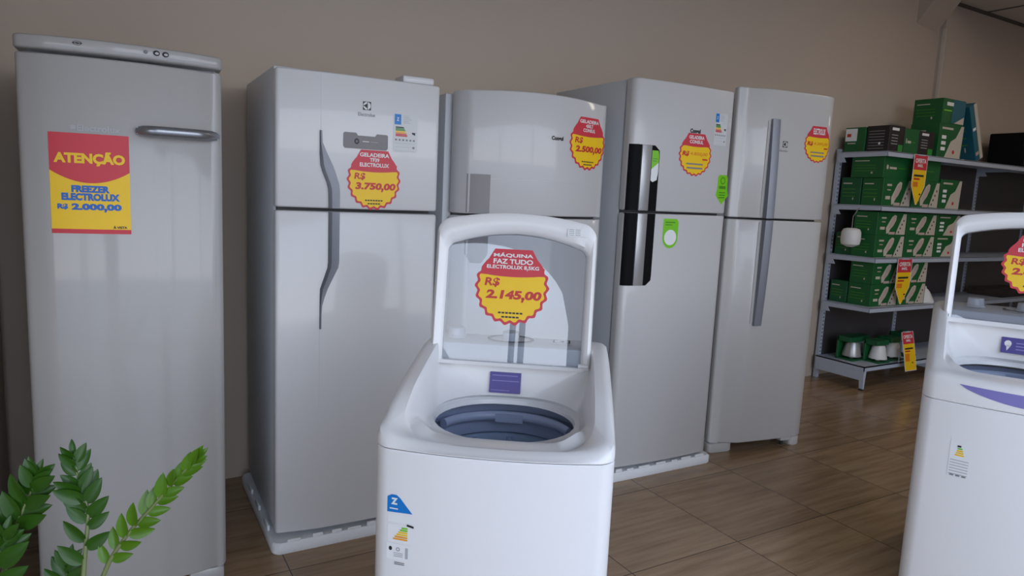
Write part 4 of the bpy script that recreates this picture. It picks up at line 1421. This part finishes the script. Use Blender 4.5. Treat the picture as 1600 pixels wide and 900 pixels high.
    return t

g = 'green lamp cartons on the shelving'
F = 2.99
# top shelf
z = SH[3]
carton('black carton with small white print at the left on the top shelf', 4.80, 4.985, F, F + 0.17, z, z + 0.185, 'black', 'cartons on the top shelf')
carton('green carton with a white side label, back left of the top shelf', 4.79, 4.97, F + 0.175, F + 0.335, z, z + 0.18, 'label', 'cartons on the top shelf')
carton('plain green carton standing between the two black cartons', 4.99, 5.165, F, F + 0.25, z, z + 0.178, 'plain', 'cartons on the top shelf')
carton('second black carton, standing left of the tall green carton', 5.17, 5.37, F, F + 0.2, z, z + 0.175, 'black', 'cartons on the top shelf')
carton('tall green carton with slanted pale stripe, right end of the top shelf row', 5.42, 5.755, F, F + 0.22, z, z + 0.255, 'tall', 'cartons on the top shelf')
carton('green and blue carton stacked on the tall green carton', 5.43, 5.735, F, F + 0.22, z + 0.255, z + 0.44, 'blue', 'cartons on the top shelf')
lean = carton('flat teal and white carton leaning against the stack on the top shelf', 5.90, 6.00, F, F + 0.2, z, z + 0.45, 'teal', 'cartons on the top shelf')
lean.location = (6.035, F + 0.10, z + 0.023)
lean.rotation_euler = (0, R(-26), 0)
# second level
z = SH[2]
for r_, (za, zb) in enumerate(((0, 0.20), (0.20, 0.352))):
    if r_ == 0:
        carton('green lamp carton, lower left front on the second shelf from the top', 4.80, 5.155, F, F + 0.16, z, z + zb, 'lamp', g)
        carton('green lamp carton behind the oferta tag on the second shelf from top', 5.165, 5.525, F, F + 0.16, z, z + zb, 'lamp', g)
        carton('green carton with a big pale triangle at right of the second shelf', 5.535, 5.83, F, F + 0.16, z, z + 0.225, 'tall', g)
        carton('dark green carton behind the lower left carton of the second shelf', 4.80, 5.155, F + 0.17, F + 0.33, z, z + zb, 'dark', g)
    else:
        carton('plain green carton topmost at left on the second shelf from top', 4.78, 5.12, F, F + 0.25, z + za, z + zb, 'plain', g)
        carton('plain green carton topmost at right on the second shelf from top', 5.13, 5.50, F, F + 0.25, z + za, z + zb, 'plain', g)
# third level
z = SH[1]
h = 0.165
for k, (xa, xb) in enumerate(((4.78, 5.14), (5.15, 5.54))):
    for r_ in range(2):
        carton('%s green lamp carton in the %s stack on the middle shelf' % (('lower', 'upper')[r_], ('left', 'second')[k]), xa, xb, F, F + 0.18, z + h * r_, z + h * (r_ + 1) - 0.001, 'lamp', g)
for r_ in range(2):
    carton('%s green carton with pinkish picture at the right end of the middle shelf' % (('lower', 'upper')[r_]), 5.55, 5.87, F, F + 0.18, z + h * r_, z + h * (r_ + 1) - 0.001, 'tall', g)
carton('single dark green carton at the back left of the middle shelf', 4.80, 5.14, F + 0.19, F + 0.33, z, z + h, 'dark', g)
# fourth level
z = SH[0]
for k, (xa, xb) in enumerate(((4.80, 5.135), (5.145, 5.50))):
    for r_ in range(2):
        carton('%s green lamp carton in the %s stack on the lowest carton shelf' % (('lower', 'upper')[r_], ('left', 'right')[k]), xa, xb, F, F + 0.18, z + h * r_, z + h * (r_ + 1) - 0.001, 'lamp', g)
carton('single dark green carton at the back left of the lowest carton shelf', 4.80, 5.13, F + 0.19, F + 0.33, z, z + h, 'dark', g)

# packed lamps on the base shelf: a metal cup on a green card
def packed_lamp(label, x, y, z, r, key, tilt=0.0, yaw=0.0):
    t = thing('packed_lamp', label, 'lamp', (x, y, z), yaw, 'packed lamps on the base shelf')
    if tilt:
        t.rotation_euler = (0, tilt, yaw)
    b = MB()
    b.box(-r * 1.15, r * 1.15, r * 0.95, r * 1.15, 0, r * 2.6, 'box_green')
    b.box(-r * 1.15, r * 1.15, -r * 0.5, r * 1.15, r * 2.05, r * 2.6, 'box_green_dark')
    b.box(-r * 1.15, r * 1.15, -r * 0.9, r * 1.15, 0.0, r * 0.18, 'box_green_dark')
    b.build('card_pack', t, bevel=0.002, seg=1, smooth=0)
    b = MB()
    b.lathe([(r * 0.25, r * 0.19), (r * 0.30, r * 0.4), (r * 1.0, r * 0.42), (r * 1.02, r * 0.5), (r * 0.72, r * 1.75), (r * 0.62, r * 2.0), (r * 0.3, r * 2.04)], key, 28, (0, 0, 0), cap0=True, cap1=True)
    o = b.build('lamp_cup', t, smooth=40)
    return t
packed_lamp('silver packed lamp at the left end of the base shelf', 4.90, 3.15, 0.18, 0.068, 'silver')
packed_lamp('white packed lamp in the middle of the base shelf', 5.03, 3.02, 0.18, 0.064, 'bulb_white')
packed_lamp('white packed lamp beside the hanging tag on the base shelf', 5.24, 3.04, 0.18, 0.066, 'bulb_white')
packed_lamp('silver packed lamp behind the hanging tag, base shelf right', 5.50, 3.10, 0.18, 0.07, 'silver')
packed_lamp('dark packed lamp at the back of the base shelf', 5.12, 3.23, 0.18, 0.06, 'silver')
# white lampshades
def lampshade(label, x, y, z, r, h, rx=0.0):
    t = thing('lampshade', label, 'lampshade', (x, y, z), 0, None)
    b = MB()
    b.lathe([(r, 0), (r * 1.0, 0.01), (r * 0.62, h * 0.62), (r * 0.42, h * 0.8), (r * 0.30, h * 0.85), (r * 0.26, h)], 'bulb_white', 28, cap1=True, cap0=True)
    b.build('shade', t, smooth=40)
    b = MB()
    b.tube([(0, 0, h - 0.004), (0, 0, h + 0.035)], 0.012, 'ink_grey', 12)
    b.build('socket', t, smooth=40)
    return t
lampshade('white cone lampshade standing right of the cartons', 5.60, 3.06, SH[0], 0.085, 0.125)
b = MB()
b.lathe([(0.020, 0.0), (0.030, 0.004), (0.062, 0.02), (0.068, 0.05), (0.066, 0.11), (0.055, 0.13), (0.03, 0.138)], 'bulb_white', 28, (0, 0, 0), cap0=True, cap1=True)
lt = thing('lampshade', 'small white lamp cup hanging at the left end of the shelving', 'lampshade', (4.685, 3.12, 1.045))
b.build('shade', lt, smooth=45)
b = MB()
b.tube([(0, 0, 0.13), (0.0, 0, 0.22), (0.045, 0, 0.27), (0.068, 0, 0.285)], 0.003, 'ink_grey', 8)
b.build('cord', lt, smooth=45)
b = MB()
# black appliances further right
def black_case(label, x0, x1, y0, y1, z0, z1):
    t = thing('appliance_case', label, 'appliance', ((x0 + x1) / 2, (y0 + y1) / 2, z0))
    w, d_, h_ = x1 - x0, y1 - y0, z1 - z0
    b = MB()
    b.box(-w / 2, w / 2, -d_ / 2, d_ / 2, 0, h_, 'black_gloss')
    b.build('case', t, bevel=0.012, smooth=40)
    b = MB()
    b.box(-w / 2 + 0.03, w / 2 - 0.03, -d_ / 2 - 0.004, -d_ / 2 + 0.002, 0.03, h_ - 0.03, 'box_black')
    b.build('front_panel', t, bevel=0.002, smooth=30)
    return t
black_case('black appliance standing on the top shelf at the right picture edge', 6.78, 7.30, 3.02, 3.30, SH[3], SH[3] + 0.30)
black_case('low black appliance on the lower shelf seen past the washing machine lid', 6.70, 7.35, 2.98, 3.28, SH[0], SH[0] + 0.06)

# hanging price tags
def shelf_tag(label, x, y, ztop, w, h, tip, words, bend=0.0, rz=0.0, twist=0.0):
    t = thing('shelf_price_tag', label, 'price tag', (x, y, ztop), rz, 'price tags hanging from the shelves')
    n = 16
    def half(s):                                   # s 0 top .. 1 bottom
        if tip and s > 0.62:
            return w / 2 * (1 - (s - 0.62) / 0.38 * 0.92)
        return w / 2
    def P(u, s, off=0.0):
        y_ = -bend * math.sin(PI * s) * 0.6 - bend * s * s
        return (u + twist * s * s, y_ - off, -h * s)
    def strip(b, s0, s1, key, off, k=0.94, xa=-1.0, xb=1.0):
        m_ = max(2, int((s1 - s0) * n) + 1)
        for i in range(m_):
            a_, c_ = s0 + (s1 - s0) * i / m_, s0 + (s1 - s0) * (i + 1) / m_
            ha, hc = half(a_) * k, half(c_) * k
            b.add([P(ha * xa, a_, off), P(ha * xb, a_, off), P(hc * xb, c_, off), P(hc * xa, c_, off)], [(3, 2, 1, 0)], key)
    b = MB()
    rings = []
    for i in range(n + 1):
        s = i / n
        hh_ = half(s)
        rings.append([P(-hh_, s, 0), P(hh_, s, 0), P(hh_, s, -0.0012), P(-hh_, s, -0.0012)])
    b.loft(rings, 'tag_white')
    strip(b, 0.005, 0.30, 'tag_red', 0.0006)
    strip(b, 0.30, 0.985, 'tag_yellow', 0.0006)
    c = b.build('card', t, smooth=0)
    l = Decal()
    l.text(words[0], 0, -0.12 * h, w * 0.78, h * 0.09, 'tag_white')
    l.text(words[1], 0, -0.215 * h, w * 0.4, h * 0.055, 'tag_white')
    l.rect(-w * 0.38, w * 0.32, -h * 0.435, -h * 0.395, 'ink_black')
    l.rect(-w * 0.38, w * 0.05, -h * 0.50, -h * 0.465, 'price_red')
    l.rect(-w * 0.40, -w * 0.04, -h * (0.74 if not tip else 0.64), -h * 0.54, 'tag_orange')
    l.rect(w * 0.12, w * 0.24, -h * 0.80, -h * 0.77, 'ink_black')
    l.xform(lambda x_, y_, z_: P(x_, -z_ / h, 0.0016))
    l.build('lettering', c, smooth=0, recalc=False)
    b = MB()
    b.box(-w * 0.25, w * 0.25, -0.004, 0.012, -0.006, 0.002, 'rack_metal')
    b.build('clip', t, smooth=0)
    if bend:
        b = MB()
        b.tube([(0, 0.004, -0.003), (0, 0.04, -0.02), (0, 0.038, 0.17 - ztop)], 0.004, 'rack_metal', 8)
        b.build('holder', t, smooth=40)
    return t
shelf_tag('pointed oferta price tag hanging from the top shelf', 5.13, YF - 0.016, SH[3] - 0.004, 0.175, 0.36, True, ('OFERTA', 'IMEL'))
shelf_tag('pointed oferta price tag hanging from the middle shelf', 5.09, YF - 0.016, SH[1] - 0.004, 0.185, 0.34, True, ('OFERTA', 'IMEL'))
shelf_tag('long curled price tag hanging in front of the packed lamps', 5.18, YF - 0.045, 0.425, 0.15, 0.30, False, ('OFERTA', 'IMEL'), bend=0.03, twist=0.06)

# ------------------------------------------------------------------ plant at the lower left
t = thing('potted_plant', 'leafy green potted plant in the lower left foreground', 'plant', (-0.10, 1.385, 0))
b = MB()
b.lathe([(0.085, 0.0), (0.095, 0.004), (0.125, 0.30), (0.135, 0.31), (0.138, 0.34), (0.128, 0.345), (0.120, 0.33), (0.118, 0.29)], 'pot', 40, cap0=True)
b.build('pot', t, smooth=40)
b = MB()
b.lathe([(0.1185, 0.312), (0.06, 0.320), (0.0001, 0.322)], 'soil', 32)
b.build('soil', t, smooth=40)
def leaf(b, base, d, nrm, ln, wd, key):
    """pointed oval leaf, slightly folded and curved, with thickness"""
    d = d.normalized()
    side = d.cross(nrm).normalized()
    nrm = side.cross(d).normalized()
    n = 9
    rings = []
    for i in range(n + 1):
        s = i / n
        hw = wd * 0.5 * (math.sin(PI * s ** 0.8) ** 0.75) if 0 < s < 1 else 0.0004
        c = base + d * (ln * s) - nrm * (ln * 0.12 * s * s)
        up_ = nrm * (hw * 0.30)
        th = nrm * 0.0007
        rings.append([c + side * hw + up_ + th, c + side * hw * 0.5 + up_ * 0.35 + th, c + th * 1.5, c - side * hw * 0.5 + up_ * 0.35 + th, c - side * hw + up_ + th,
                      c - side * hw + up_ - th, c - th * 1.5, c + side * hw + up_ - th])
    b.loft(rings, key)
def frond(pts, ln, n, key, face, start=0.2, close=0.45):
    P = [Vector(p) - Vector((-0.10, 1.385, 0)) for p in pts]
    # smooth the stem with Catmull-Rom
    Q = []
    ext = [P[0] * 2 - P[1]] + P + [P[-1] * 2 - P[-2]]
    for i in range(1, len(ext) - 2):
        for k in range(8):
            u = k / 8
            a, b_, c, d_ = ext[i - 1], ext[i], ext[i + 1], ext[i + 2]
            Q.append(0.5 * ((2 * b_) + (c - a) * u + (2 * a - 5 * b_ + 4 * c - d_) * u * u + (3 * b_ - a - 3 * c + d_) * u ** 3))
    Q.append(P[-1])
    m_ = MB()
    N = len(Q)
    m_.tube(Q, [0.0055 * (1 - 0.72 * i / (N - 1)) for i in range(N)], 'stem', 10)
    fo = m_.build('frond', t, smooth=50)
    lb = MB()
    fv = Vector(face).normalized()
    for k in range(n):
        s = start + (1 - start) * (k / (n - 1)) ** 0.95
        i = min(N - 2, int(s * (N - 1)))
        p = Q[i]
        tg = (Q[i + 1] - Q[i]).normalized()
        side = tg.cross(fv).normalized() * (1 if k % 2 else -1)
        r_ = random.uniform(0.85, 1.12)
        open_ = 0.95 - close * s
        d_ = tg * (1 - open_ * 0.6) + side * open_ + fv * random.uniform(-0.05, 0.4)
        L_ = ln * r_ * (1.0 - 0.35 * max(0, s - 0.7) / 0.3)
        leaf(lb, p, d_, fv + tg * -0.25 + side * random.uniform(-0.3, 0.3), L_, L_ * 0.46, key)
    leaf(lb, Q[-1], (Q[-1] - Q[-3]), fv, ln * 0.55, ln * 0.22, key)
    lb.build('leaflets', fo, smooth=50)
FC = (-0.3, -0.85, 0.35)
frond([(-0.075, 1.372, 0.315), (-0.062, 1.374, 0.50), (-0.052, 1.384, 0.623), (-0.044, 1.395, 0.715), (-0.055, 1.408, 0.76), (-0.063, 1.423, 0.815)], 0.052, 19, 'leaf', FC, 0.42)
frond([(-0.065, 1.360, 0.315), (-0.050, 1.367, 0.50), (-0.019, 1.364, 0.613), (0.017, 1.352, 0.678), (0.059, 1.336, 0.732), (0.1, 1.321, 0.785), (0.130, 1.306, 0.822)], 0.045, 23, 'leaf_young', FC, 0.36, 0.68)
frond([(-0.13, 1.400, 0.315), (-0.178, 1.450, 0.55), (-0.162, 1.456, 0.663), (-0.146, 1.454, 0.709), (-0.13, 1.451, 0.75), (-0.122, 1.451, 0.775)], 0.056, 15, 'leaf', FC, 0.45)
frond([(-0.14, 1.385, 0.315), (-0.192, 1.43, 0.50), (-0.184, 1.441, 0.62), (-0.172, 1.445, 0.675)], 0.064, 12, 'leaf', FC, 0.4)
frond([(-0.10, 1.41, 0.315), (-0.09, 1.43, 0.45), (-0.085, 1.44, 0.55), (-0.078, 1.45, 0.60)], 0.055, 10, 'leaf', FC, 0.4)
